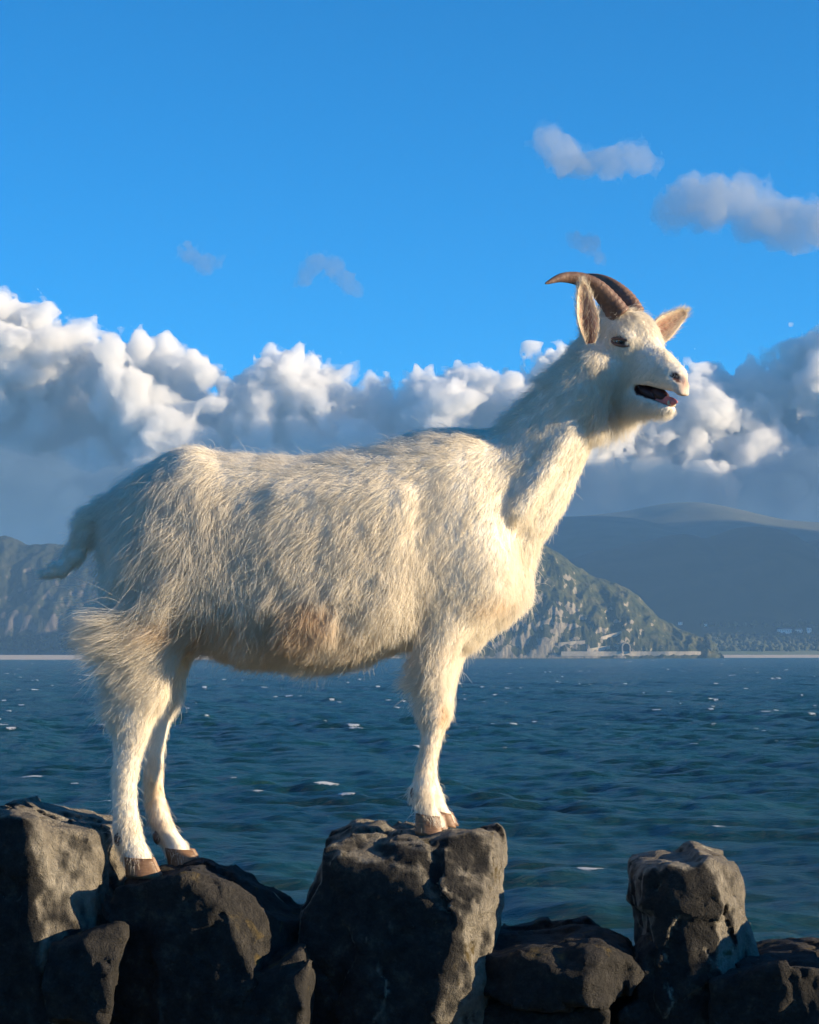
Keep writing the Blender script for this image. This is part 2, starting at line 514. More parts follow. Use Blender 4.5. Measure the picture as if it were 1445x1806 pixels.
# low land with fields behind the beach, right up to the hills
def build_lowland():
    m, nt, b, o = new_mat('fields')
    vo = nt.nodes.new('ShaderNodeTexVoronoi'); vo.inputs['Scale'].default_value = 0.006
    tc = nt.nodes.new('ShaderNodeTexCoord'); nt.links.new(tc.outputs['Object'], vo.inputs['Vector'])
    sepc = nt.nodes.new('ShaderNodeSeparateColor'); nt.links.new(vo.outputs['Color'], sepc.inputs[0])
    nt.links.new(ramp(nt, sepc.outputs[0], [(0.1, (0.03, 0.045, 0.02)), (0.4, (0.06, 0.085, 0.03)), (0.7, (0.10, 0.13, 0.04)), (0.95, (0.15, 0.15, 0.07))]), b.inputs['Base Color'])
    b.inputs['Roughness'].default_value = 0.95
    xs = np.linspace(-9000, 9000, 300); ys = np.concatenate([np.linspace(6480, 7600, 40), np.linspace(7650, 14500, 40)])
    X, Y = np.meshgrid(xs, ys, indexing='ij')
    Q = np.stack([X, Y, 0 * X], -1)
    Z = SEA + 4 + smoothstep(6500, 7700, Y) * 62 + fbm(Q / 700, 4, 8) * 9 * smoothstep(6550, 7200, Y) - 12 * smoothstep(6490, 6480, Y)
    a, c = X.shape
    i = np.arange(a - 1)[:, None]; j = np.arange(c - 1)[None, :]
    f = np.stack([i * c + j, (i + 1) * c + j, (i + 1) * c + j + 1, i * c + j + 1], -1).reshape(-1, 4)
    tag(mesh_obj('lowland', np.stack([X, Y, Z], -1).reshape(-1, 3), f, m), kind='structure')
build_lowland()

sand = plain('sand', (0.52, 0.42, 0.30), 0.95, 0.12, 0.03)
def strip(name, x0, x1, y_front, depth, h0, h1, mat, n=160, wob=8.0, seed=0):
    """a shore strip that climbs from h0 at the water to h1 behind"""
    xs = np.linspace(x0, x1, n); rows = np.linspace(0, 1, 7)
    T, X = np.meshgrid(rows, xs, indexing='ij')
    Q = np.stack([X, T * 0, T * 0], -1)
    Y = y_front + T * depth + wob * fbm(Q / 150, 3, seed)
    Z = SEA + h0 + (h1 - h0) * np.sin(T * math.pi / 2) + 0.25 * fbm(Q / 40, 3, seed + 1) * T
    c = n
    i = np.arange(6)[:, None]; j = np.arange(c - 1)[None, :]
    f = np.stack([i * c + j, i * c + j + 1, (i + 1) * c + j + 1, (i + 1) * c + j], -1).reshape(-1, 4)
    return tag(mesh_obj(name, np.stack([X, Y, Z], -1).reshape(-1, 3), f, mat), kind='structure')
strip('beach', (1150 - CX) * 6350 / F, 6000, 6300, 210, -1.0, 7.5, sand, seed=2)
strip('beach', -7000, (480 - CX) * 5300 / F, 4850, 1500, -1.0, 7.5, sand, seed=6, wob=30)

# ------------------------------------------------------------------ things on the far shore
from mathutils.bvhtree import BVHTree
bpy.context.view_layer.update()
def terrain_tree():
    vv, ff, n = [], [], 0
    for o in scene.objects:
        if o.type == 'MESH' and o.name.split('.')[0] in ('headland', 'hill', 'lowland', 'beach', 'moor', 'mountain'):
            me = o.data
            a = np.zeros(len(me.vertices) * 3, dtype=np.float32); me.vertices.foreach_get('co', a)
            vv.append(a.reshape(-1, 3)); ff += [tuple(i + n for i in p.vertices) for p in me.polygons]; n += len(me.vertices)
    return BVHTree.FromPolygons(np.concatenate(vv).tolist(), ff)
TERRAIN = terrain_tree()
def ground_at(px, py):
    """where the line of sight through a photo pixel meets the far shore"""
    d = Vector((P(px, py, 1000.0) - np.array([0, 0, EYE])).tolist()).normalized()
    h = TERRAIN.ray_cast(Vector((0, 0, EYE)), d, 14000)
    return None if h[0] is None else np.array(h[0])

pale_stone = plain('pale_masonry', (0.40, 0.35, 0.27), 0.9, 0.2, 0.2)
def wall_along(name, pts, height, thick, label, mat):
    """masonry wall through photo points, standing on the slope"""
    p = [q for q in (ground_at(*a) for a in pts) if q is not None]
    if len(p) < 2: return
    p = np.array(p); ys = np.minimum.accumulate(p[:, 1]) if False else p[:, 1]
    ys = np.convolve(np.pad(ys, 2, mode='edge'), np.ones(5) / 5, mode='valid') - thick * 0.5
    v, f = [], []
    for k, q in enumerate(p):
        j = (k * 7919 % 13) / 13.0 * 0.5
        for dy, dz in ((0, -6), (thick, -6), (thick, height + j), (0, height + j)):
            v.append((q[0], ys[k] + dy, q[2] + dz))
    m = len(p)
    for k in range(m - 1):
        for e in range(4):
            f.append((k * 4 + e, k * 4 + (e + 1) % 4, k * 4 + 4 + (e + 1) % 4, k * 4 + 4 + e))
    f += [(3, 2, 1, 0), tuple(4 * (m - 1) + e for e in range(4))]
    tag(mesh_obj(name, v, f, mat, smooth=False), label, 'wall')
def lerp_pts(a, b, n):
    return [(a[0] + (b[0] - a[0]) * k / (n - 1), a[1] + (b[1] - a[1]) * k / (n - 1)) for k in range(n)]
wall_along('sea_wall', lerp_pts((990, 1153), (1236, 1153), 40), 5.5, 9, 'long pale sea wall along the foot of the headland', pale_stone)
wall_along('retaining_wall', lerp_pts((1060, 1126), (1096, 1116), 10), 4.0, 6, 'pale slanting retaining wall highest on the headland cliff', pale_stone)
wall_along('retaining_wall', lerp_pts((985, 1136), (1032, 1132), 10), 3.5, 6, 'pale level retaining wall low on the shaded side of the headland', pale_stone)
wall_along('retaining_wall', lerp_pts((1036, 1147), (1076, 1141), 10), 3.5, 6, 'short pale retaining wall just above the sea wall', pale_stone)

dark_hole = plain('tunnel_darkness', (0.012, 0.012, 0.014), 0.95, 0.2, 0.5)
def portal():
    q = ground_at(1104, 1146)
    if q is None: return
    t = empty('tunnel_portal', tuple(q)); tag(t, 'arched stone tunnel mouth at the foot of the headland', 'tunnel')
    n = 10; w, hgt = 8.0, 15.0
    def arch(r, y):
        a = [(q[0] - r, y, q[2] - 8), (q[0] - r, y, q[2] + hgt - 8)]
        a += [(q[0] - r * math.cos(math.pi * k / n), y, q[2] + hgt - 8 + r * math.sin(math.pi * k / n)) for k in range(1, n)]
        return a + [(q[0] + r, y, q[2] + hgt - 8), (q[0] + r, y, q[2] - 8)]
    o0, i0, o1, i1 = arch(w * 1.35, q[1] - 14), arch(w, q[1] - 14), arch(w * 1.35, q[1] + 14), arch(w, q[1] + 14)
    m = len(o0); v = o0 + i0 + o1 + i1; f = []
    for k in range(m - 1):
        f += [(k, k + 1, m + k + 1, m + k), (2 * m + k + 1, 2 * m + k, 3 * m + k, 3 * m + k + 1), (k + 1, k, 2 * m + k, 2 * m + k + 1), (m + k, m + k + 1, 3 * m + k + 1, 3 * m + k)]
    mesh_obj('surround', v, f, pale_stone, t, smooth=False)
    b0, b1 = arch(w * 0.99, q[1] - 9), arch(w * 0.99, q[1] + 13)
    v = b0 + b1; f = [tuple(range(m - 1, -1, -1)), tuple(range(m, 2 * m))] + [(k, (k + 1) % m, m + (k + 1) % m, m + k) for k in range(m)]
    mesh_obj('dark_infill', v, f, dark_hole, t, smooth=False)  # solid block; the darkness inside is put into its colour
portal()

white_wall = plain('white_render', (0.78, 0.76, 0.72), 0.8, 0.06, 0.3)
slate = plain('slate', (0.07, 0.07, 0.08), 0.7, 0.2, 0.4)
pane = plain('window_glass', (0.03, 0.04, 0.05), 0.15, 0.2, 1.0)
def house(px, py, w, d, h, nwin, label):
    q = ground_at(px, py)
    if q is None: return
    t = empty('house', tuple(q)); tag(t, label, 'house', None)
    x, y, z = q
    def box(name, x0, x1, y0, y1, z0, z1, mat, par):
        v = [(x0, y0, z0), (x1, y0, z0), (x1, y1, z0), (x0, y1, z0), (x0, y0, z1), (x1, y0, z1), (x1, y1, z1), (x0, y1, z1)]
        return mesh_obj(name, v, [(3, 2, 1, 0), (4, 5, 6, 7), (0, 1, 5, 4), (1, 2, 6, 5), (2, 3, 7, 6), (3, 0, 4, 7)], mat, par, smooth=False)
    box('wall', x - w / 2, x + w / 2, y - d / 2, y + d / 2, z - 8, z + h, white_wall, t)
    v = [(x - w / 2 - .6, y - d / 2 - .6, z + h), (x + w / 2 + .6, y - d / 2 - .6, z + h), (x + w / 2 + .6, y + d / 2 + .6, z + h), (x - w / 2 - .6, y + d / 2 + .6, z + h), (x - w / 2 + 1, y, z + h + d * 0.3), (x + w / 2 - 1, y, z + h + d * 0.3)]
    mesh_obj('roof', v, [(3, 2, 1, 0), (0, 1, 5, 4), (1, 2, 5), (2, 3, 4, 5), (3, 0, 4)], slate, t, smooth=False)
    for k in range(nwin):
        cx = x - w / 2 + w * (k + 0.5) / nwin
        box('window', cx - 1.2, cx + 1.2, y - d / 2 - .15, y - d / 2 + .1, z + h * 0.42, z + h * 0.72, pane, t)
house(1384, 1116, 42, 14, 10, 8, 'long white building on the low ground under the dark hill')
house(1409, 1116, 20, 13, 9, 4, 'white house at the right end of the long white building')
house(1427, 1115, 12, 11, 12, 2, 'small tall white house standing apart near the long building')
house(1200, 1101, 12, 10, 6, 2, 'tiny white farmhouse on the slope just right of the headland')
house(1243, 1104, 14, 10, 6, 2, 'tiny white farmhouse on the slope nearer the long white building')

def woodland(name, x0, x1, y0, y1, n, rad, seed):
    """far wood: many ragged crowns on the slope, one mass"""
    g = np.random.default_rng(seed)
    m, nt, b, o = new_mat(name + '_leaves')
    nt.links.new(ramp(nt, noise(nt, 0.05, 5, 0.7), [(0.3, (0.014, 0.02, 0.010)), (0.7, (0.045, 0.055, 0.022))]), b.inputs['Base Color'])
    b.inputs['Roughness'].default_value = 0.95
    bm = bmesh.new(); bmesh.ops.create_icosphere(bm, subdivisions=2, radius=1.0)
    base = np.array([v.co[:] for v in bm.verts]); faces = np.array([[v.index for v in f.verts] for f in bm.faces]); bm.free()
    V, Fc, c = [], [], 0
    for k in range(n):
        q = ground_at(x0 + (x1 - x0) * g.random(), y0 + (y1 - y0) * g.random())
        if q is None: continue
        r = rad * (0.6 + 0.8 * g.random())
        v = base * (1 + 0.22 * g.normal(0, 1, (len(base), 1))) * np.array([r, r, r * (0.9 + 0.6 * g.random())]) + q + np.array([0, 0, r * 0.6])
        V.append(v); Fc.append(faces + c); c += len(base)
    o = mesh_obj(name, np.concatenate(V), np.concatenate(Fc), m)
    tag(o, 'dark belt of far trees along the shore', 'trees', kind='stuff')
woodland('woodland', 1246, 1700, 1121, 1149, 900, 6.5, 5)
woodland('woodland', 1230, 1700, 1100, 1108, 160, 5.0, 8)
woodland('woodland', -250, 420, 1128, 1147, 700, 6.5, 6)

# ------------------------------------------------------------------ clouds
def cloud_mat(name, density, col=(1, 1, 1), aniso=0.3):
    m = bpy.data.materials.new(name); m.use_nodes = True
    nt = m.node_tree; nt.nodes.clear()
    out = nt.nodes.new('ShaderNodeOutputMaterial')
    pv = nt.nodes.new('ShaderNodeVolumePrincipled')
    pv.inputs['Color'].default_value = (*col, 1)
    pv.inputs['Density'].default_value = density
    pv.inputs['Anisotropy'].default_value = aniso
    nt.links.new(pv.outputs[0], out.inputs['Volume'])
    return m

def cloud(name, puffs, D, h, mat, label, seed, warp=100.0, ws=540.0, flat=None, depth_sc=1.0, veil=None, world=None):
    """puffs: (px, py, radius in photo pixels, depth offset in metres)"""
    if world is not None:
        c, rr = world
    else:
      c = np.array([P(a, b, D) + np.array([0, d, 0]) for a, b, r, d in puffs])
      rr = np.array([r * D / F for a, b, r, d in puffs])
    sy = np.array([1, max(1, depth_sc), 1])
    lo = (c - rr[:, None] * 1.3 * sy).min(0) - warp * 1.5; hi = (c + rr[:, None] * 1.3 * sy).max(0) + warp * 1.5
    fl = Field(lo, hi, h)
    g = np.stack(np.meshgrid(*fl.ax, indexing='ij'), -1).astype(np.float32)
    n1 = fbm(g / ws, 2, seed)
    bil = 1 - np.abs(perlin(g / (ws * 0.42), seed + 3)) * 2
    bil2 = 1 - np.abs(perlin(g / (ws * 0.19), seed + 5)) * 2
    bil3 = 1 - np.abs(perlin(g / (ws * 0.09), seed + 8)) * 2
    disp = (n1 * 0.8 + (0.8 * bil + 0.6 * bil2 + 0.5 * bil3 - 1.02)) * warp
    fl.v[:] = 1e4
    for p, r in zip(c, rr):
        m = r * 1.2 * max(1, depth_sc) + warp * 2
        s, gg = fl.box(p - m, p + m)
        d = np.linalg.norm((gg - p.astype(np.float32)) * np.array([1, 1 / depth_sc, 1.0], dtype=np.float32), axis=-1) - r
        a = fl.v[s]; k = 0.35 * r
        hh = np.maximum(k - np.abs(a - d), 0) / k
        fl.v[s] = np.minimum(a, d) - hh * hh * k * 0.25
    sdf = fl.v.copy()
    def shell(d, name, mat, parent=None):
        fl.v = d
        if flat is not None:
            zb = EYE + (HY - flat) * D / F
            fl.v = np.maximum(fl.v, zb - g[..., 2] + disp * 0.3)
        for ax in range(3):
            sl = [slice(None)] * 3
            for e in (0, -1):
                sl[ax] = e; fl.v[tuple(sl)] = 1e3
        v, f = fl.mesh()
        return mesh_obj(name, smooth_mesh(v, f, 1, 0.45), f, mat, parent)
    o = shell(sdf + disp, name, mat)
    if veil is not None:
        frag = np.maximum(fbm(g / (ws * 0.28), 3, seed + 77, gain=0.6), -0.2)
        shell(sdf + disp * 0.7 - warp * (0.75 * frag + 0.05), 'veil', veil, o)
    tag(o, label, 'cloud', 'clouds over the bay')
    return o

def bank_puffs(profile, base, seed, fill=44):
    g = np.random.default_rng(seed)
    out = []
    pr = np.array(profile, dtype=float)
    for x, y, r in pr:
        out.append((x, y + r, r, g.normal(0, 120)))
        for k in range(2):
            q = r * (0.35 + 0.25 * g.random()); a = g.normal(0, 1.1)
            out.append((x + math.sin(a) * r * 0.85, y + r - math.cos(a) * r * 0.8, q, -r * 1.5 + g.normal(0, 100)))
    x0, x1 = pr[0, 0], pr[-1, 0]
    for x in np.arange(x0, x1 + 30, 42.0):
        t = np.interp(x, pr[:, 0], pr[:, 1]) + 75
        while t < base:
            out.append((x + g.normal(0, 8), t + 10, 46, 420 + g.normal(0, 60))); t += 55
    for k in range(int(fill * (x1 - x0) / 500)):
        x = x0 + (x1 - x0) * g.random()
        t = np.interp(x, pr[:, 0], pr[:, 1])
        y = t + 60 + (base - t - 60) * g.random()
        out.append((x, y, 28 + 34 * g.random(), g.normal(-60, 160)))
    return out

cm = cloud_mat('cloud_vapour', 0.015)
veil = cloud_mat('cloud_veil', 0.0045)
wisp = cloud_mat('thin_cloud_vapour', 0.0040, (0.55, 0.60, 0.68))
wisp2 = cloud_mat('thin_cloud_veil', 0.0009, (0.80, 0.86, 0.95))
scrap = cloud_mat('cloud_scrap', 0.0048, (0.40, 0.48, 0.62))
west = [(-420, 600, 70), (-330, 560, 80), (-240, 540, 80), (-150, 520, 75), (-60, 505, 70), (5, 535, 55), (70, 556, 48), (130, 590, 45), (185, 632, 40)]
cloud('cumulus_cloud', bank_puffs(west, 890, 1), 17000, 26, cm, 'tall sunlit cumulus heaped highest above the cliff behind the tail of the goat', 101, veil=veil)
mid1 = [(225, 612, 34), (270, 602, 42), (320, 625, 42), (360, 668, 36)]
cloud('cumulus_cloud', bank_puffs(mid1, 890, 2, 60), 16800, 26, cm, 'rounded white cumulus tower rising behind the hips of the goat', 102, veil=veil)
mid2 = [(410, 672, 40), (455, 668, 40), (500, 640, 34), (545, 622, 38), (590, 650, 38), (640, 668, 40), (685, 700, 36)]
cloud('cumulus_cloud', bank_puffs(mid2, 890, 3, 60), 16900, 26, cm, 'lumpy cumulus with a bright knob above the back of the goat', 103, veil=veil)
mid3 = [(740, 668, 34), (790, 662, 36), (840, 668, 36), (890, 700, 40), (935, 660, 34), (975, 620, 34), (1010, 625, 40), (1060, 660, 45)]
cloud('cumulus_cloud', bank_puffs(mid3, 890, 4, 60), 16700, 26, cm, 'white cumulus bank behind the mane and neck of the goat', 104, veil=veil)
east = [(1120, 690, 45), (1180, 680, 40), (1240, 668, 36), (1290, 668, 34), (1345, 640, 40), (1400, 598, 45), (1450, 590, 50), (1520, 570, 60), (1600, 560, 70), (1700, 580, 70), (1800, 600, 70), (1900, 570, 80), (2010, 600, 80)]
cloud('cumulus_cloud', bank_puffs(east, 900, 5, 46), 17200, 26, cm, 'broad grey and white cumulus bank over the mountains in front of the muzzle', 105, veil=veil)
rain_veil = cloud_mat('shaded_rain_veil', 0.0011, (0.22, 0.31, 0.43))
rain = cloud_mat('shaded_rain_vapour', 0.0028, (0.15, 0.23, 0.34))  # dark colour carries the shade beneath the cumulus
far = [(x, y + 16 * math.sin(x * 0.013 + y), 60, 0) for x in range(-700, 2300, 60) for y in (872, 915, 960, 1005, 1050)]
cloud('stratus_cloud', far, 15800, 52, rain, 'low rain cloud layer coloured dark blue for shade, under the cumulus and behind the mountains', 106, warp=95, ws=620, depth_sc=2.2, veil=rain_veil)
def shade_cloud():  # unseen cloud, placed off to the right to shade the far hills
    puffs = []
    g = np.random.default_rng(4)
    for t in np.linspace(0, 1, 16):
        x, y = 6700 + 4600 * t, 6900 + 1500 * t
        for k in range(3):
            yy = y + g.normal(0, 260); z = 1350 + 240 * g.random()
            puffs.append((CX + (x + g.normal(0, 120)) / yy * F, HY - (z - EYE) / yy * F, (380 + 120 * g.random()) / yy * F, yy))
    return puffs
def cloud_at(name, puffs, label, seed):
    D = 7000.0
    q = [(CX + (a - CX) * d / D, HY + (b - HY) * d / D, r * d / D, d - D) for a, b, r, d in puffs]
    return cloud(name, q, D, 60, cm, label, seed, warp=110, ws=500)
cloud_at('cumulus_cloud', shade_cloud(), 'long unseen cumulus added beyond the picture edge to shade the hills', 112)
cloud('small_cloud', [(975, 250, 26, 0), (1000, 275, 30, 0), (1040, 285, 26, 30), (1080, 290, 26, 0), (1115, 280, 26, 0), (1140, 290, 16, 0)], 12500, 22, wisp, 'small pale cloud high in the sky, left of the bigger grey cloud', 107, warp=60, ws=300, veil=wisp2)
cloud('small_cloud', [(1190, 370, 26, 0), (1225, 350, 38, 0), (1260, 360, 50, 0), (1310, 350, 50, 0), (1350, 375, 45, 0), (1400, 385, 45, 0), (1450, 390, 45, 0), (1500, 395, 35, 0)], 12500, 26, wisp, 'flat bottomed grey cloud high in the sky at the picture edge above the far ear', 108, warp=75, ws=360, flat=440, veil=wisp2)
cloud('small_cloud', [(1018, 425, 16, 0), (1040, 432, 20, 0), (1060, 452, 13, 0)], 12500, 14, scrap, 'tiny dark cloud scrap just above the horns', 109, warp=38, ws=150)
cloud('small_cloud', [(535, 492, 12, 0), (560, 465, 18, 0), (590, 470, 20, 0), (610, 495, 14, 0), (628, 512, 10, 0)], 12500, 14, scrap, 'thin torn cloud scrap in the clear blue above the back', 110, warp=38, ws=170)
cloud('small_cloud', [(315, 445, 10, 0), (340, 450, 14, 0), (365, 462, 17, 0), (385, 464, 10, 0)], 12500, 14, scrap, 'faintest thin cloud scrap in the blue above the hips', 111, warp=38, ws=150)

# unseen cloud banks added beside and behind the view for neutral fill light
gr = np.random.default_rng(31)
for k, (az, where) in enumerate(((-62, 'out over the open sea beyond the tail of the goat'), (-105, 'low over the land behind the tail of the goat'), (-150, 'over the hillside behind the viewer'), (160, 'over the slope behind the viewer on the sunny side'))):
    a0 = R(az); c = []; rr = []
    for t in np.linspace(-1, 1, 13):
        a = a0 + t * R(17); top = 1500 + 900 * gr.random()
        zz = 1150.0
        while zz < top:
            r = 330 + 170 * gr.random()
            c.append((11500 * math.sin(a) + gr.normal(0, 200), 11500 * math.cos(a) + gr.normal(0, 200), zz + r * 0.4)); rr.append(r); zz += r * 0.9
    cloud('cumulus_cloud', [], 11500, 95, cm, 'unseen white cumulus bank, added for fill light, ' + where, 120 + k, warp=130, ws=700, world=(np.array(c), np.array(rr)))

# ------------------------------------------------------------------ haze: closed box of air over bay and hills
def build_haze():
    m = bpy.data.materials.new('hazy_air'); m.use_nodes = True
    nt = m.node_tree; nt.nodes.clear()
    out = nt.nodes.new('ShaderNodeOutputMaterial'); pv = nt.nodes.new('ShaderNodeVolumePrincipled')
    pv.inputs['Color'].default_value = (0.28, 0.58, 1.0, 1)
    pv.inputs['Density'].default_value = 4.8e-5
    nt.links.new(pv.outputs[0], out.inputs['Volume'])
    x, y0, y1, z0, z1 = 12500, -3000, 15000, SEA - 40, 760
    v = [(-x, y0, z0), (x, y0, z0), (x, y1, z0), (-x, y1, z0), (-x, y0, z1), (x, y0, z1), (x, y1, z1), (-x, y1, z1)]
    f = [(3, 2, 1, 0), (4, 5, 6, 7), (0, 1, 5, 4), (1, 2, 6, 5), (2, 3, 7, 6), (3, 0, 4, 7)]
    tag(mesh_obj('haze', v, f, m, smooth=False), kind='stuff')
build_haze()

# ================================================================== THE DRY STONE WALL
def stone_mat(name, dark, mid, pale, lichen=0.66):
    m, nt, b, o = new_mat(name)
    f1 = noise(nt, 7, 8, 0.68, dist=0.5)
    base = ramp(nt, f1, [(0.28, dark), (0.5, mid), (0.75, pale)])
    f2 = noise(nt, 60, 5, 0.7)
    base = mix(nt, 0.55, base, ramp(nt, f2, [(0.3, (0.25,) * 3), (0.7, (1.0,) * 3)]), 'MULTIPLY')
    f3 = noise(nt, 9, 6, 0.62, stretch=(1.3, 1, 0.9), dist=1.2)
    k = ramp(nt, f3, [(lichen, (0, 0, 0)), (lichen + 0.03, (1, 1, 1))])
    base = mix(nt, k, base, (0.42, 0.40, 0.34))
    f4 = noise(nt, 17, 5, 0.6, dist=0.6)
    k4 = ramp(nt, f4, [(0.60, (0, 0, 0)), (0.68, (1, 1, 1))])
    base = mix(nt, k4, base, (0.11, 0.085, 0.04))
    at = N(nt, 'ShaderNodeAttribute', attribute_name='front_shade')
    front_shade = ramp(nt, noise(nt, 26, 7, 0.72), [(0.35, (0.013, 0.014, 0.016)), (0.55, (0.035, 0.034, 0.034)), (0.75, (0.10, 0.09, 0.075))])  # near-black tone painted on the shaded fronts
    base = mix(nt, at.outputs['Fac'], base, front_shade)
    nt.links.new(base, b.inputs['Base Color'])
    b.inputs['Roughness'].default_value = 0.92
    b.inputs['Specular IOR Level'].default_value = 0.25
    mu = nt.nodes.new('ShaderNodeMath'); mu.operation = 'MULTIPLY_ADD'; mu.inputs[1].default_value = 0.5
    nt.links.new(noise(nt, 150, 4, 0.7), mu.inputs[0]); nt.links.new(noise(nt, 45, 6, 0.72, dist=0.8), mu.inputs[2])
    bump(nt, b, mu.outputs[0], 1.0, 0.02)
    return m

lime = stone_mat('limestone', (0.11, 0.10, 0.09), (0.29, 0.265, 0.225), (0.46, 0.43, 0.37))
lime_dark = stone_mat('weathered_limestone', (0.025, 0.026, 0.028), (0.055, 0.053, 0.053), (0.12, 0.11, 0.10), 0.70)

wall = empty('dry_stone_wall', (0, GY, 0))
tag(wall, 'rough dry stone wall topped with upright jagged grey stones', 'wall')

def poly_sd(x, z, poly):
    d = np.full(x.shape, 1e9, dtype=np.float32); s = np.ones(x.shape, dtype=np.float32)
    n = len(poly)
    for i in range(n):
        a = poly[i]; b = poly[i - 1]
        e = b - a; wx, wz = x - a[0], z - a[1]
        t = np.clip((wx * e[0] + wz * e[1]) / (e @ e), 0, 1)
        dx, dz = wx - e[0] * t, wz - e[1] * t
        d = np.minimum(d, dx * dx + dz * dz)
        c1, c2 = z >= a[1], z < b[1]; c3 = e[0] * wz > e[1] * wx
        fl = (c1 & c2 & c3) | (~c1 & ~c2 & ~c3)
        s = np.where(fl, -s, s)
    return s * np.sqrt(d)

def stone(name, poly, y0, y1, cuts=(), seed=0, amp=0.016, h=0.0066, mat=None, rnd=0.014, tilt=0.0, label=None, strata=0.0, fine=0.0030, yaw=0.36, chips=11):
    """stone with a photo outline at its mean depth, cut by planes ((px, py, depth), normal)"""
    ym = 0.5 * (y0 + y1)
    pl = np.array([P(a, b, ym)[[0, 2]] for a, b in poly], dtype=np.float32)
    lo = np.array([pl[:, 0].min() - 0.05, y0 - 0.05, pl[:, 1].min() - 0.05]); hi = np.array([pl[:, 0].max() + 0.05, y1 + 0.05, pl[:, 1].max() + 0.05])
    fl = Field(lo, hi, h)
    g = np.stack(np.meshgrid(*fl.ax, indexing='ij'), -1).astype(np.float32)
    # warp the space so that faces bow and edges wander
    wv = np.stack([fbm(g / 0.15, 2, seed + 40 + k) for k in range(3)], -1) * 0.012
    q = g + wv
    d = poly_sd(q[..., 0], q[..., 2], pl)
    zt = tilt * (q[..., 2] - pl[:, 1].mean()) - yaw * (q[..., 0] - pl[:, 0].mean())
    for e in (y0 - q[..., 1] + zt, q[..., 1] - y1):
        hh = np.maximum(rnd - np.abs(d - e), 0) / rnd
        d = np.maximum(d, e) + hh * hh * rnd * 0.25
    for (p, nrm) in cuts:
        nv = np.array(nrm, dtype=np.float32); nv /= np.linalg.norm(nv)
        e = (q - P(*p).astype(np.float32)) @ nv
        k = 0.012
        hh = np.maximum(k - np.abs(d - e), 0) / k
        d = np.maximum(d, e) + hh * hh * k * 0.25
    # chipped facets: planes that shave corners and edges
    gc = np.random.default_rng(seed + 900)
    cen = np.array([pl[:, 0].mean(), ym, pl[:, 1].mean()]); ext = np.array([np.ptp(pl[:, 0]), y1 - y0, np.ptp(pl[:, 1])]) * 0.5
    for k in range(chips):
        nv = gc.normal(0, 1, 3) * np.array([1, 1, 0.8]); nv /= np.linalg.norm(nv)
        if nv[2] > 0.75: continue
        sup = (np.abs(nv) * ext).sum()
        e = (q - cen.astype(np.float32)) @ nv.astype(np.float32) - sup * (0.72 + 0.12 * gc.random())
        d = np.maximum(d, e)
    # fractured skin: every piece of a random tiling has its own slant, with steps between the pieces
    near = np.abs(d) < 0.04
    gp = (q[near] + 0.005 * np.stack([perlin(q[near] / 0.03, seed + 60 + k) for k in range(3)], -1)).astype(np.float32)
    ns = int(np.clip(np.prod(hi - lo) / 0.095 ** 3, 12, 200))
    sd = (lo + (hi - lo) * gc.random((ns, 3))).astype(np.float32); sn = gc.normal(0, 1, (ns, 3)).astype(np.float32); so = gc.normal(0, 1, ns).astype(np.float32)
    w2 = np.array([1, 1, 0.6], dtype=np.float32)
    nearest = ((sd * w2 * sd * w2).sum(1)[None, :] - 2 * (gp * w2) @ (sd * w2).T).argmin(1)
    d[near] += np.clip(0.10 * ((gp - sd[nearest]) * sn[nearest]).sum(1), -0.006, 0.007) + 0.0012 * so[nearest]
    pits = fbm(g / np.array([0.05, 0.05, 0.035], dtype=np.float32), 4, seed + 5, ridged=True, gain=0.6)
    n0 = fbm(g / 0.09, 2, seed)
    d = d + amp * 0.16 * n0 + amp * 0.09 * np.maximum(pits - 0.35, 0) * (0.5 + n0)
    d = d + fine * fbm(g / 0.028, 3, seed + 71, gain=0.7) + 0.003 * np.maximum(fbm(g / np.array([0.03, 0.03, 0.05], dtype=np.float32), 2, seed + 33, ridged=True) - 0.75, 0)
    ck = fbm(g / np.array([0.10, 0.10, 0.22], dtype=np.float32), 3, seed + 55, gain=0.45)
    d = d + 0.006 * smoothstep(0.05, 0.0, np.abs(ck)) * (n0 > -0.15)
    if strata:
        d = d + strata * np.sin((g[..., 2] + 0.25 * g[..., 0] + wv[..., 0] * 2) * 150)
    fl.v = d.astype(np.float32)
    for ax in range(3):
        sl = [slice(None)] * 3
        for e in (0, -1):
            sl[ax] = e; fl.v[tuple(sl)] = 1
    v, f = fl.mesh()
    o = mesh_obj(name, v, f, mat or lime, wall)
    nn, _ = normals_of(v, f)
    if ((v - v.mean(0)) * nn).sum() < 0: nn = -nn
    # shade of the landward fronts, put into the colour with ragged edges
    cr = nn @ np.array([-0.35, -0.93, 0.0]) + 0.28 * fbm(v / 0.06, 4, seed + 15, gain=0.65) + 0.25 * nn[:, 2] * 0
    float_attr(o, 'front_shade', smoothstep(0.30, 0.75, cr))
    if label: o['label'] = label
    return o

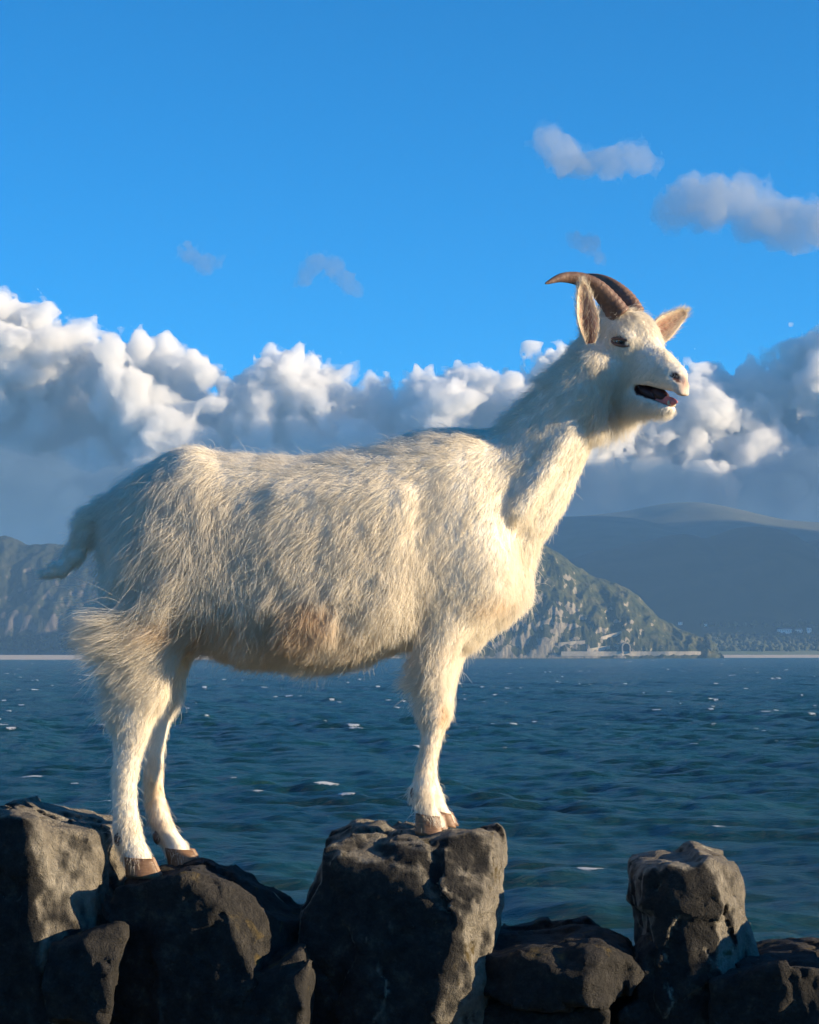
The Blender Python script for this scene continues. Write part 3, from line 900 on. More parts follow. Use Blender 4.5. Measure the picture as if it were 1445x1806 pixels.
B = 1960   # the coping stones reach down to this row, hidden behind one another
stone('coping_stone', [(-70, 1470), (-30, 1436), (0, 1430), (40, 1424), (110, 1446), (190, 1452), (208, 1482), (236, 1590), (226, 1645), (215, B), (-80, B)], 4.02, 4.42,
      cuts=[((78, 1600, 4.04), (0.72, -0.69, 0.10)), ((205, 1600, 4.20), (0.95, -0.3, 0.1))], seed=1, amp=0.014, label='broad pale coping stone with lichen and sunlit strips')
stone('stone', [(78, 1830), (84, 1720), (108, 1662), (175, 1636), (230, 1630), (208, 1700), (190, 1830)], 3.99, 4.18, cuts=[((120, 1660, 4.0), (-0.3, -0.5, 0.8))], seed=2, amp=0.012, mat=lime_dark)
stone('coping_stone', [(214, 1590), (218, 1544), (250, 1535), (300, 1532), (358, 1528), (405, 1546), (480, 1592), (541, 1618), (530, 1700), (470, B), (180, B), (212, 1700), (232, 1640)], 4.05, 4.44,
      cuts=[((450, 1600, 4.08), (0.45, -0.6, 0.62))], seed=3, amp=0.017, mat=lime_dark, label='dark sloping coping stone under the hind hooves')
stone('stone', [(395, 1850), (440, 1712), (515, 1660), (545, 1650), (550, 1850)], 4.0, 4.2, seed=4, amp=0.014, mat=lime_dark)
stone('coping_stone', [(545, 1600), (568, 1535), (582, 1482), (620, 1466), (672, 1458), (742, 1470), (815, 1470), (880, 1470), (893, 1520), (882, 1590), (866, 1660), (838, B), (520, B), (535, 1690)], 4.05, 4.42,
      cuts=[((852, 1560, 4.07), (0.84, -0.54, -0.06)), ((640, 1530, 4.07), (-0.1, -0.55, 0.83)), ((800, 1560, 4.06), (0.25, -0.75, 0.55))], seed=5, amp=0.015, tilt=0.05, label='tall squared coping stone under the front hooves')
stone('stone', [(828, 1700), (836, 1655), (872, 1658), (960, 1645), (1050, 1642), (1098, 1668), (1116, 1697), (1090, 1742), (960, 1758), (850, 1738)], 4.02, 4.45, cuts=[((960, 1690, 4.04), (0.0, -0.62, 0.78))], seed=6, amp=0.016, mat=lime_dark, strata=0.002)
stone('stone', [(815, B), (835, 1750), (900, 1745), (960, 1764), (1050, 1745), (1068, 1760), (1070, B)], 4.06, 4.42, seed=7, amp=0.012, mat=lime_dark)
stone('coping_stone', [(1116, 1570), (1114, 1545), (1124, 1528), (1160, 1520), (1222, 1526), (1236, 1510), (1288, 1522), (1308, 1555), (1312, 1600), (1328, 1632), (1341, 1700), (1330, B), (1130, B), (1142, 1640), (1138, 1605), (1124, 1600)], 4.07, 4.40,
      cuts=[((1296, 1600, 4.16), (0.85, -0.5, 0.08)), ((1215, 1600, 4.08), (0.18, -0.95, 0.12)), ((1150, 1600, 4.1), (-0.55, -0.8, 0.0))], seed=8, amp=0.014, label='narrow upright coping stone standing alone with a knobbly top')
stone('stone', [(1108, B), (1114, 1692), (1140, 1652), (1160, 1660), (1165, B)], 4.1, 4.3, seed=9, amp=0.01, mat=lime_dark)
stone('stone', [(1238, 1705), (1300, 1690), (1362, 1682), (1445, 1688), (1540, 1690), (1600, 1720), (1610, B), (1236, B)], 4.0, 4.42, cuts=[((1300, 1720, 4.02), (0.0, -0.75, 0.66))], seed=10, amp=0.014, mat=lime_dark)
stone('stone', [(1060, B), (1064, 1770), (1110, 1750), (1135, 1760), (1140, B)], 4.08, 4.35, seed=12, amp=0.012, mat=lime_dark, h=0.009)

# the wall goes on to both sides of the view, and down to the ground
def rough_poly(x0, x1, y0, y1, g, j=14):
    xs = np.linspace(x0, x1, 4)
    top = [(x + g.normal(0, j * 0.5), y0 + abs(g.normal(0, j))) for x in xs]
    return top + [(x1 + g.normal(0, j * 0.3), 0.5 * (y0 + y1)), (x1 + g.normal(0, j * 0.4), y1), (x0 + g.normal(0, j * 0.4), y1), (x0 + g.normal(0, j * 0.3), 0.5 * (y0 + y1))]
gw = np.random.default_rng(77)
x = 1615.0
for k in range(6):
    w = 150 + 130 * gw.random(); up = k % 2 == 0
    stone('coping_stone', rough_poly(x, x + w, (1575 if up else 1665) + gw.normal(0, 14), B, gw), (3.96 if up else 4.04) + 0.03 * gw.random(), 4.2 if up else 4.42, seed=20 + k, h=0.018, mat=lime if up else lime_dark)  # unseen upright stones, set forward to shade the visible fronts
    x += w + 6
x = -75.0
for k in range(6):
    w = 150 + 130 * gw.random(); up = k % 2 == 1
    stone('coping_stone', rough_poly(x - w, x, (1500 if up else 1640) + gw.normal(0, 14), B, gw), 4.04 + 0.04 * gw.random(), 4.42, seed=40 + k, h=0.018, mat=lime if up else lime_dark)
    x -= w + 6
row = B - 25.0
for c in range(3):
    x = -1400.0 + 80 * c
    hgt = 245
    while x < 2950:
        w = 170 + 190 * gw.random()
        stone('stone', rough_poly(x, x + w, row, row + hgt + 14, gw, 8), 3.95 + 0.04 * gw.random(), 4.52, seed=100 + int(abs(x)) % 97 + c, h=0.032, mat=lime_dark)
        x += w + 4
    row += hgt

# ================================================================== THE GOAT
goat = empty('goat', (-0.15, GY, P(0, 1500, GY)[2]))
tag(goat, 'shaggy white goat with curved brown horns bleating on top of the stone wall', 'goat')

def GP(px, py, dy=0.0):
    return P(px, py, GY + dy * 0.001)

# head frame: forward f, side s (towards the viewer), up u
PSI, PIT = R(45), R(32)
hh_ = np.array([math.cos(PSI), -math.sin(PSI), 0])
Hf = math.cos(PIT) * hh_ + np.array([0, 0, -math.sin(PIT)])
Hu = math.sin(PIT) * hh_ + np.array([0, 0, math.cos(PIT)])
Hs = np.array([-math.sin(PSI), -math.cos(PSI), 0])
HM = np.stack([Hf, Hs, Hu], 1)
HE = GP(1130, 605, -55)
def H(f, s, u):
    return HE + (f * Hf + s * Hs + u * Hu) * 0.001

def leg_stations(rows, dy0, dy1):
    """rows: (py, left px, right px, half depth mm)"""
    out = []
    p0, p1 = rows[0][0], rows[-1][0]
    for py, xl, xr, hd in rows:
        dy = dy0 + (dy1 - dy0) * (py - p0) / (p1 - p0)
        a, b = GP(xl, py, dy), GP(xr, py, dy)
        out.append((a[2], 0.5 * (a[0] + b[0]), a[1], 0.5 * (b[0] - a[0]), hd * 0.001))
    return out

NEAR_FRONT = [(1000, 735, 872, 34), (1040, 738, 858, 38), (1080, 738, 842, 38), (1115, 737, 824, 35), (1150, 736, 806, 31), (1190, 741, 795, 28), (1225, 744, 791, 26), (1258, 740, 794, 30), (1290, 746, 781, 22), (1330, 741, 770, 19), (1370, 732, 766, 19), (1398, 723, 771, 23), (1420, 733, 768, 21), (1440, 737, 778, 24), (1460, 740, 786, 26)]
FAR_FRONT = [(1000, 770, 885, 34), (1040, 768, 870, 38), (1080, 764, 850, 38), (1115, 758, 836, 35), (1150, 756, 820, 31), (1190, 757, 806, 28), (1225, 757, 798, 26), (1258, 752, 798, 30), (1290, 754, 784, 22), (1330, 748, 773, 19), (1370, 744, 771, 19), (1398, 740, 780, 23), (1420, 751, 786, 21), (1436, 759, 796, 24), (1448, 763, 800, 25)]
NEAR_HIND = [(1000, 232, 372, 50), (1060, 226, 360, 50), (1110, 222, 344, 45), (1150, 216, 320, 40), (1190, 208, 302, 34), (1230, 201, 292, 29), (1262, 193, 276, 28), (1290, 202, 265, 23), (1330, 203, 250, 19), (1380, 202, 241, 18), (1420, 201, 241, 18), (1450, 202, 246, 21), (1475, 206, 251, 21), (1500, 215, 262, 22), (1528, 225, 272, 25)]
FAR_HIND = [(1000, 262, 385, 50), (1060, 258, 380, 50), (1110, 257, 364, 44), (1150, 260, 344, 38), (1190, 264, 330, 32), (1230, 262, 321, 28), (1270, 253, 302, 27), (1310, 257, 292, 21), (1350, 255, 288, 18), (1400, 255, 290, 18), (1440, 262, 301, 21), (1465, 272, 312, 21), (1488, 285, 329, 22), (1512, 297, 338, 25)]

def build_body():
    fl = Field((GP(55, 0)[0], GY - 0.24, GP(0, 1545)[2]), (GP(1240, 0)[0], GY + 0.19, GP(0, 500)[2]), 0.0042)
    # torso: row of cross sections from tail to breast
    T = [(178, 900, 950, 14), (195, 882, 992, 42), (225, 855, 1040, 74), (265, 828, 1085, 102), (310, 802, 1110, 118), (345, 794, 1122, 130), (400, 804, 1140, 136), (480, 808, 1162, 142), (560, 808, 1168, 146), (640, 798, 1156, 144), (700, 784, 1134, 134), (760, 768, 1106, 120), (820, 762, 1088, 108), (862, 775, 1078, 94), (893, 815, 1064, 72), (912, 880, 1038, 44), (921, 930, 1002, 16)]
    st = []
    for px, t, b, w in T:
        a, c = GP(px, t), GP(px, b)
        st.append((a[0], 0.5 * (a[2] + c[2]), GY, 0.5 * (a[2] - c[2]), w * 0.001))
    fl.loft(0, st, 0.03, 2.7)
    # neck
    nk = [(866, 885, 0, 98, 80), (898, 862, -4, 90, 68), (935, 822, -12, 72, 54), (974, 763, -24, 60, 46), (1014, 704, -38, 51, 42), (1052, 655, -50, 48, 42)]
    for a, b in zip(nk[:-1], nk[1:]):
        fl.cone(GP(*a[:3]), GP(*b[:3]), a[3] * 1e-3, b[3] * 1e-3, 0.03, (0, 1, 0), 0.5 * (a[4] / a[3] + b[4] / b[3]))
    # throat ridge, windpipe
    fl.cone(GP(1004, 762, -66), GP(915, 900, -76), 0.015, 0.02, 0.018)
    fl.cone(GP(1018, 768, -42), GP(915, 960, -14), 0.018, 0.03, 0.022)
    for s in (-1, 1):
        e = lambda c, r, k, rot=0.0: fl.ell(GP(c[0], c[1], c[2] * s), np.array(r) * 1e-3, [[math.cos(rot), 0, math.sin(rot)], [0, 1, 0], [-math.sin(rot), 0, math.cos(rot)]], k)
        e((815, 960, -78), (66, 40, 125), 0.04, R(-14))       # shoulder blade and upper arm
        e((838, 1010, -66), (54, 42, 66), 0.035)              # point of shoulder
        e((290, 985, -76), (84, 52, 128), 0.05, R(10))        # thigh
        e((352, 850, -66), (24, 26, 46), 0.03, R(-35))        # hip bone
        e((560, 1010, -90), (170, 40, 100), 0.06)             # ribs
    for k in range(7):
        x = 505 + 34 * k
        fl.cone(GP(x, 880, -118), GP(x - 26, 1050, -128), 0.013, 0.010, 0.03)
    fl.ell(GP(545, 1088, -128), (0.042, 0.022, 0.034), None, 0.03)
    # breast bone
    fl.cone(GP(884, 1032, 0), GP(820, 1090, 0), 0.040, 0.05, 0.04)
    fl.cone(GP(880, 1050, 0), GP(896, 990, 0), 0.036, 0.03, 0.04)
    # legs
    for rows, d0, d1 in ((NEAR_FRONT, -72, -66), (FAR_FRONT, 66, 58), (NEAR_HIND, -76, -70), (FAR_HIND, 74, 66)):
        fl.loft(2, leg_stations(rows, d0, d1), 0.022)
    # tail
    tl = [(195, 892, 20), (165, 915, 19), (148, 945, 17), (132, 980, 15), (108, 1004, 12), (82, 1013, 8)]
    for a, b in zip(tl[:-1], tl[1:]):
        fl.cone(GP(a[0], a[1]), GP(b[0], b[1]), a[2] * 1e-3, b[2] * 1e-3, 0.012)
    # head
    E = lambda c, r, k=0.018: fl.ell(H(*c), np.array(r) * 1e-3, HM, k)
    def both(c, r, k=0.016):
        for s in (-1, 1): E((c[0], c[1] * s, c[2]), r, k)
    E((-52, 0, -4), (52, 47, 40)); E((-20, 0, 4), (50, 42, 38)); E((-72, 0, -45), (45, 44, 50), 0.03)
    both((-8, 37, -4), (24, 16, 19), 0.012); both((-10, 38, 9), (24, 11, 9), 0.01)
    E((32, 0, -22), (56, 32, 38)); E((74, 0, -20), (40, 25, 28)); E((100, 0, -15), (25, 21, 20), 0.014)
    E((114, 0, -18), (16, 18, 13), 0.01); E((120, 0, -26), (14, 16, 8), 0.006); E((128, 0, -31), (11, 15, 7), 0.006)
    both((-30, 26, -52), (46, 19, 48), 0.025); both((14, 18, -52), (44, 14, 30), 0.02)
    E((-42, 0, -100), (52, 31, 36), 0.025); E((18, 0, -88), (46, 24, 24), 0.02); E((6, 0, -112), (42, 24, 24), 0.02)
    fl.cone(H(20, 0, -84), H(70, 0, -79), 0.027, 0.021, 0.016, Hs, 0.9); fl.cone(H(70, 0, -79), H(110, 0, -71), 0.020, 0.015, 0.01)
    E((114, 0, -67), (12, 14, 10), 0.006)
    # mouth, nostrils, eye sockets
    fl.cone(H(52, 0, -64), H(140, 0, -45), 0.0095, 0.0110, 0.005, Hs, 3.2, sub=True)
    for s in (-1, 1):
        fl.cone(H(106, 19 * s, -12), H(123, 11 * s, -8), 0.0035, 0.0055, 0.004, sub=True)
        fl.ell(H(-6, 54 * s, -4), (0.017, 0.010, 0.008), HM, 0.006, sub=True)
    v, f = fl.mesh()
    return smooth_mesh(v, f, 2, 0.5), f

GV, GF = build_body()
GN, GFN = normals_of(GV, GF)
# which side out?  make normals point outwards
if ((GV - GV.mean(0)) * GN).sum() < 0:
    GF = GF[:, ::-1]; GN, GFN = normals_of(GV, GF)

def to_px(v):
    return CX + v[:, 0] / v[:, 1] * F, HY - (v[:, 2] - EYE) / v[:, 1] * F
def to_head(v):
    return ((v - HE) @ HM) * 1000

def coat_mat():
    m, nt, b, o = new_mat('goat_skin')
    at = N(nt, 'ShaderNodeAttribute', attribute_name='tint')
    nt.links.new(at.outputs['Color'], b.inputs['Base Color'])
    b.inputs['Roughness'].default_value = 0.75
    bump(nt, b, noise(nt, 400, 3, 0.6), 0.4, 0.002)
    return m

SKIN = np.array([0.62, 0.50, 0.38])
def coat_tint(v):
    """colour of the coat by place: white, stained fawn on belly, knees and lower legs"""
    px, py = to_px(v)
    q = np.stack([v[:, 0], v[:, 1], v[:, 2]], -1)
    n = fbm(q / 0.05, 3, 61); n2 = fbm(q / 0.012, 2, 63)
    white = np.array([0.88, 0.84, 0.76]); fawn = np.array([0.70, 0.48, 0.27])
    def spot(x, y, rx, ry): return np.exp(-(((px - x) / rx) ** 2 + ((py - y) / ry) ** 2))
    k = 0.55 * spot(535, 1085, 55, 40) + 0.28 * spot(400, 1120, 80, 50) + 0.25 * spot(560, 1140, 170, 40) + 0.75 * spot(270, 1400, 22, 60) * (v[:, 1] > GY) + 0.6 * spot(783, 1258, 10, 26) + 0.35 * spot(285, 1465, 20, 30) + 0.2 * spot(750, 1350, 30, 70) + 0.3 * spot(330, 1100, 60, 40) + 0.25 * spot(870, 1070, 40, 20)
    k = np.clip(k * (1 + 0.8 * n) + 0.05 * n2 + 0.03, 0, 0.9)
    c = white * (1 - k[:, None]) + fawn * k[:, None]
    return c * (1 + 0.07 * n2)[:, None]

def build_body_object():
    c = coat_tint(GV) * 0.86
    h = to_head(GV)
    # bare skin: nose, lips, inside of the mouth, round the eyes
    pink = np.array([0.46, 0.24, 0.18]); red = np.array([0.10, 0.022, 0.022]); black = np.array([0.05, 0.03, 0.03])
    nose = np.exp(-(((h[:, 0] - 126) / 14) ** 2 + (h[:, 1] / 17) ** 2 + ((h[:, 2] + 12) / 13) ** 2)) * 0.9
    lip = np.exp(-(((h[:, 0] - 128) / 12) ** 2 + (h[:, 1] / 18) ** 2 + ((h[:, 2] + 32) / 10) ** 2)) * 0.7
    t = (h[:, 0] - 52) / 88.0
    mz = -64 + 19 * t; mr = 9.8 + 1.5 * t
    inm = (t > -0.10) & (t < 1.1) & (np.abs(h[:, 2] - mz) < mr + 0.5) & (np.abs(h[:, 1]) < 22)
    eye = np.exp(-(((h[:, 0] + 6) / 18) ** 2 + ((h[:, 2] + 4) / 8) ** 2)) * (np.abs(h[:, 1]) > 36)
    for w, col in ((np.clip(nose + lip, 0, 0.9), pink), (np.where(inm, 0.95, 0), red), (np.clip(eye * 0.6, 0, 0.6), np.array([0.16, 0.10, 0.08]))):
        c = c * (1 - w[:, None]) + col * w[:, None]
    nos = np.min([np.linalg.norm((h - np.array([115, 15 * s, -10])) / np.array([13, 6.5, 7]), axis=1) for s in (-1, 1)], 0)
    c[nos < 1.0] = (0.09, 0.04, 0.035)
    o = mesh_obj('body', GV, GF, coat_mat(), goat)
    color_attr(o, 'tint', np.clip(c, 0, 1))
    px, py = to_px(GV)
    foot = ((px > 690) & (py > 1449)) | ((px < 285) & (GV[:, 1] < GY) & (py > 1522)) | ((px < 400) & (GV[:, 1] > GY) & (py > 1506))
    lips = (t > -0.15) & (t < 1.2) & (h[:, 2] - mz < mr + 13) & (h[:, 2] - mz > -mr - 2)
    bare = np.clip(foot * 1.0 + lips * 1.0 + nose * 1.2 + lip * 1.3 + inm * 1.0 + eye * 1.3, 0, 1)
    return o, bare
body, BARE = build_body_object()

# ------------------------------------------------------------------ horns, ears, hooves, eyes, mouth
def tube(path, rad, n=20, squash=1.0, ridge_amp=0.0, ridges=0, up=(0, 1, 0), keel=0.0):
    path = np.array(path, dtype=float); m = len(path)
    v = []
    tg = np.gradient(path, axis=0); tg /= np.linalg.norm(tg, axis=1, keepdims=True)
    up = np.array(up, dtype=float)
    for i in range(m):
        a = np.cross(tg[i], up); a /= np.linalg.norm(a); b = np.cross(a, tg[i])
        t = i / (m - 1)
        r = rad[i] * (1 + ridge_amp * (1 - t) * (abs(math.sin(t * ridges * math.pi)) - 0.5) if ridges else 1)
        for k in range(n):
            q = 2 * math.pi * k / n
            e = 1 + keel * max(0, math.cos(q)) ** 6
            v.append(path[i] + r * (math.cos(q) * a * e + math.sin(q) * b * squash))
    f = [(i * n + k, i * n + (k + 1) % n, (i + 1) * n + (k + 1) % n, (i + 1) * n + k) for i in range(m - 1) for k in range(n)]
    v.append(path[-1] + tg[-1] * rad[-1]); v.append(path[0])
    f += [((m - 1) * n + k, (m - 1) * n + (k + 1) % n, m * n) for k in range(n)]
    f += [((k + 1) % n, k, m * n + 1) for k in range(n)]
    return np.array(v), f

def spline(pts, n):
    pts = np.array(pts, dtype=float)
    d = np.concatenate([[0], np.cumsum(np.linalg.norm(np.diff(pts, axis=0), axis=1))]); d /= d[-1]
    t = np.linspace(0, 1, n); out = np.zeros((n, pts.shape[1]))
    for c in range(pts.shape[1]):
        y = pts[:, c]; dl = np.diff(y) / np.diff(d)
        mm = np.concatenate([[dl[0]], 0.5 * (dl[1:] + dl[:-1]), [dl[-1]]])
        j = np.clip(np.searchsorted(d, t) - 1, 0, len(d) - 2); hh = d[j + 1] - d[j]; u = (t - d[j]) / hh
        out[:, c] = (1 + 2 * u) * (1 - u) ** 2 * y[j] + u * (1 - u) ** 2 * hh * mm[j] + u * u * (3 - 2 * u) * y[j + 1] + u * u * (u - 1) * hh * mm[j + 1]
    return out

def horn_mat():
    m, nt, b, o = new_mat('horn')
    f = noise(nt, 30, 6, 0.6)
    nt.links.new(ramp(nt, f, [(0.3, (0.085, 0.048, 0.038)), (0.55, (0.17, 0.10, 0.075)), (0.75, (0.29, 0.185, 0.13))]), b.inputs['Base Color'])
    b.inputs['Roughness'].default_value = 0.5
    bump(nt, b, noise(nt, 220, 4, 0.6), 0.5, 0.003)
    return m
HORN = horn_mat()
near_path = spline([GP(1094, 556, -62), GP(1076, 531, -66), GP(1052, 506, -72), GP(1025, 492, -80), GP(992, 489, -92), GP(962, 500, -106)], 60)
far_path = spline([GP(1120, 556, -34), GP(1107, 532, -28), GP(1086, 510, -20), GP(1062, 495, -10), GP(1034, 489, 2), GP(1010, 490, 10)], 60)
tt = np.linspace(0, 1, 60)
hr = 0.0190 * (1 - tt) ** 0.72 + 0.0012
for path in (near_path, far_path):
    v, f = tube(path, hr, 22, 0.72, 0.09, 18, up=(0.5, 0.85, 0.2), keel=0.18)
    mesh_obj('horn', v, f, HORN, goat)

def ear_mat():
    m, nt, b, o = new_mat('ear_skin')
    at = N(nt, 'ShaderNodeAttribute', attribute_name='tint')
    nt.links.new(at.outputs['Color'], b.inputs['Base Color'])
    b.inputs['Roughness'].default_value = 0.7
    b.inputs['Subsurface Weight'].default_value = 0.25
    b.inputs['Subsurface Radius'].default_value = (0.012, 0.006, 0.004)
    b.inputs['Subsurface Scale'].default_value = 0.5
    return m
EARM = ear_mat()
EARS = []
def ear(base, tip, face, width, curl=0.55, bend=0.0):
    base, tip, face = map(np.array, (base, tip, face))
    L = tip - base; ln = np.linalg.norm(L); l = L / ln
    face = face / np.linalg.norm(face); face = face - (face @ l) * l; face /= np.linalg.norm(face)
    side = np.cross(l, face)
    nu, nv = 26, 15
    rows = []; col = []
    for layer in (0, 1):
        for i in range(nu):
            u = i / (nu - 1)
            w = width * (0.30 + 0.70 * math.sin(min(1, u * 2.0) * math.pi / 2)) * math.sqrt(max(0.0, 1 - max(0, (u - 0.42) / 0.58) ** 2.1)) + 0.0012
            for j in range(nv):
                t = -1 + 2 * j / (nv - 1)
                a = t * (curl + 0.9 * (1 - u) ** 2)
                p = base + l * ln * u + side * w * math.sin(a) / max(0.5, math.sin(curl)) * 0.85 - face * w * (math.cos(a) - math.cos(curl)) * 1.3 + face * bend * u * u
                if layer: p = p - face * 0.0035 * (1 - 0.6 * abs(t))
                rows.append(p)
                k = math.exp(-(t / 0.7) ** 4) * (1 - layer) * (1 - 0.5 * u * u)
                col.append(np.array([0.74, 0.64, 0.52]) * (1 - k) + np.array([0.27, 0.115, 0.075]) * k)
    f = []
    n0 = nu * nv
    for i in range(nu - 1):
        for j in range(nv - 1):
            a = i * nv + j
            f.append((a, a + 1, a + nv + 1, a + nv)); f.append((n0 + a, n0 + a + nv, n0 + a + nv + 1, n0 + a + 1))
        for j in (0, nv - 1):
            a = i * nv + j
            q = (a, a + nv, n0 + a + nv, n0 + a)
            f.append(q if j == 0 else q[::-1])
    for j in range(nv - 1):
        a = (nu - 1) * nv + j
        f.append((a, a + 1, n0 + a + 1, n0 + a))
    o = mesh_obj('ear', np.array(rows), f, EARM, goat)
    color_attr(o, 'tint', np.array(col))
    EARS.append((np.array(rows[:n0]), np.array(rows[n0:]), l, face))
ear(GP(1040, 606, -100), GP(1030, 499, -114), (0.25, -1, 0.05), 0.0172, 0.8, bend=-0.006)
ear(GP(1140, 600, 5), GP(1211, 549, 22), (0.35, -1, -0.25), 0.019, 0.7)

def hoof_mat():
    m, nt, b, o = new_mat('hoof')
    f = noise(nt, 40, 5, 0.6, stretch=(1, 1, 0.3))
    nt.links.new(ramp(nt, f, [(0.3, (0.09, 0.05, 0.03)), (0.6, (0.22, 0.125, 0.07)), (0.8, (0.34, 0.21, 0.12))]), b.inputs['Base Color'])
    b.inputs['Roughness'].default_value = 0.5
    bump(nt, b, noise(nt, 130, 4, 0.6, stretch=(0.3, 0.3, 1.5)), 0.5, 0.004)
    return m
HOOF = hoof_mat()
def claw(heel, toe, top_back, top_front, halfw, y, splay):
    """one half of a cloven hoof; picture points of sole and crown, at depth y (mm)"""
    hl, to = GP(heel[0], heel[1], y), GP(toe[0], toe[1], y + splay)
    tb, tf = GP(top_back[0], top_back[1], y), GP(top_front[0], top_front[1], y)
    n = 20; v = []
    for lev in np.linspace(0, 1, 7):
        a = hl * (1 - lev) + tb * lev; b = to * (1 - lev) + tf * lev
        w = halfw * (1 - 0.15 * lev) * (0.93 if lev == 0 else 1)
        for k in range(n):
            q = 2 * math.pi * k / n
            c, s = math.cos(q), math.sin(q)
            x = (1 + math.copysign(abs(c) ** 0.8, c)) / 2
            tap = 1 - 0.62 * max(0, x - 0.25) ** 1.3 * (1 - 0.5 * lev)
            p = a + (b - a) * x
            v.append(p + np.array([0, w * s * tap, 0]))
    f = [(i * n + k, i * n + (k + 1) % n, (i + 1) * n + (k + 1) % n, (i + 1) * n + k) for i in range(6) for k in range(n)]
    f.append(tuple(range(n - 1, -1, -1))); f.append(tuple(range(6 * n, 7 * n)))
    mesh_obj('hoof', np.array(v), f, HOOF, goat)
def pair(heel, toe, tb, tf, y, hw=0.0125, dx=3):
    claw(heel, toe, tb, tf, hw, y - 13, -6)
    claw((heel[0] + dx, heel[1] - 3), (toe[0] + dx + 2, toe[1] - 3), (tb[0] + dx, tb[1] - 3), (tf[0] + dx, tf[1] - 3), hw, y + 13, 7)
pair((222, 1547), (284, 1550), (219, 1511), (270, 1515), -70, hw=0.014)
pair((297, 1529), (357, 1532), (291, 1495), (341, 1500), 66, hw=0.014)
pair((732, 1470), (783, 1481), (733, 1434), (776, 1440), -66, hw=0.014, dx=9)
pair((768, 1456), (805, 1460), (766, 1428), (796, 1436), 56)
def blob(name, c, r, mat, M=None, parent=None, nu=16, nv=10):
    v = []; c = np.array(c); M = np.eye(3) if M is None else np.array(M)
    for i in range(nv + 1):
        a = math.pi * i / nv
        for j in range(nu):
            b = 2 * math.pi * j / nu
            v.append(c + M @ (np.array([math.sin(a) * math.cos(b), math.sin(a) * math.sin(b), math.cos(a)]) * np.array(r)))
    f = [(i * nu + j, i * nu + (j + 1) % nu, (i + 1) * nu + (j + 1) % nu, (i + 1) * nu + j) for i in range(nv) for j in range(nu)]
    return mesh_obj(name, np.array(v), f, mat, parent or goat)
DEW = plain('dewclaw_horn', (0.10, 0.06, 0.045), 0.5, 0.3, 60)
for px, py, y in ((209, 1480, -82), (211, 1482, -60), (277, 1476, 56), (279, 1478, 78), (731, 1400, -76), (732, 1402, -58), (752, 1396, 48), (753, 1397, 66)):
    blob('dewclaw', GP(px, py, y), (0.0075, 0.0065, 0.0125), DEW)

# eyes
def eye_mat():
    m, nt, b, o = new_mat('eyeball')
    f = noise(nt, 160, 3, 0.6)
    nt.links.new(ramp(nt, f, [(0.35, (0.02, 0.025, 0.03)), (0.65, (0.07, 0.085, 0.095))]), b.inputs['Base Color'])
    b.inputs['Roughness'].default_value = 0.06
    b.inputs['Coat Weight'].default_value = 1.0
    return m
EYEM = eye_mat()
PUP = plain('pupil', (0.006, 0.006, 0.008), 0.08, 0.2, 50)
LID = plain('eyelid_skin', (0.16, 0.085, 0.065), 0.5, 0.3, 120)
for s in (-1, 1):
    c = H(-6, 38 * s, -4)
    e = blob('eye', c, (0.0150, 0.0150, 0.0150), EYEM, nu=24, nv=16)
    out = s * Hs * 0.92 + Hf * 0.36; out /= np.linalg.norm(out)
    hz = np.cross(out, 0.45 * Hu + np.array([0, 0, 0.55])); hz /= np.linalg.norm(hz); vt = np.cross(hz, out)
    pm = np.stack([hz, out, vt], 1)
    pp = blob('pupil', c + out * 0.0138, (0.0058, 0.0016, 0.0022), PUP, pm); pp.parent = e
    for sg in (-1, 1):
        pts = [c + pm @ np.array([0.0200 * math.cos(a), 0.0152 * math.sin(a) ** 0.7 - 0.0005 if 0 < a < math.pi else 0.0, sg * (0.0056 if sg > 0 else 0.0055) * math.sin(a)]) for a in np.linspace(0, math.pi, 17)]
        v, f = tube(pts, [0.0012 + 0.0014 * math.sin(math.pi * k / 16) for k in range(17)], 10, up=tuple(out))
        l = mesh_obj('eyelid', v, f, LID, goat); l.parent = e

# tongue and lower teeth
TONG = plain('tongue', (0.62, 0.16, 0.15), 0.45, 0.15, 90)
LINING = plain('mouth_lining', (0.05, 0.014, 0.014), 0.5, 0.3, 60)
blob('mouth_lining', H(60, 0, -64), (0.030, 0.017, 0.013), LINING, HM)
blob('mouth_lining', H(86, 0, -55), (0.022, 0.012, 0.010), LINING, HM)
TOOTH = plain('tooth_enamel', (0.62, 0.56, 0.42), 0.3, 0.15, 90)
tp = spline([H(66, 0, -72), H(92, 2, -66), H(112, 4, -56), H(129, 5, -48)], 16)
v, f = tube(tp, [0.009, 0.010, 0.0105, 0.011, 0.0113, 0.0112, 0.011, 0.0108, 0.0105, 0.010, 0.0095, 0.0088, 0.008, 0.007, 0.0055, 0.003], 14, 0.5, up=tuple(Hs))
mesh_obj('tongue', v, f, TONG, goat)
for k in range(6):
    a = (k - 2.5) * 0.36
    c = H(110 + 11 * math.cos(a), 11 * math.sin(a), -56.5)
    blob('tooth', c, (0.0022, 0.0022, 0.0042), TOOTH, nu=8, nv=6)

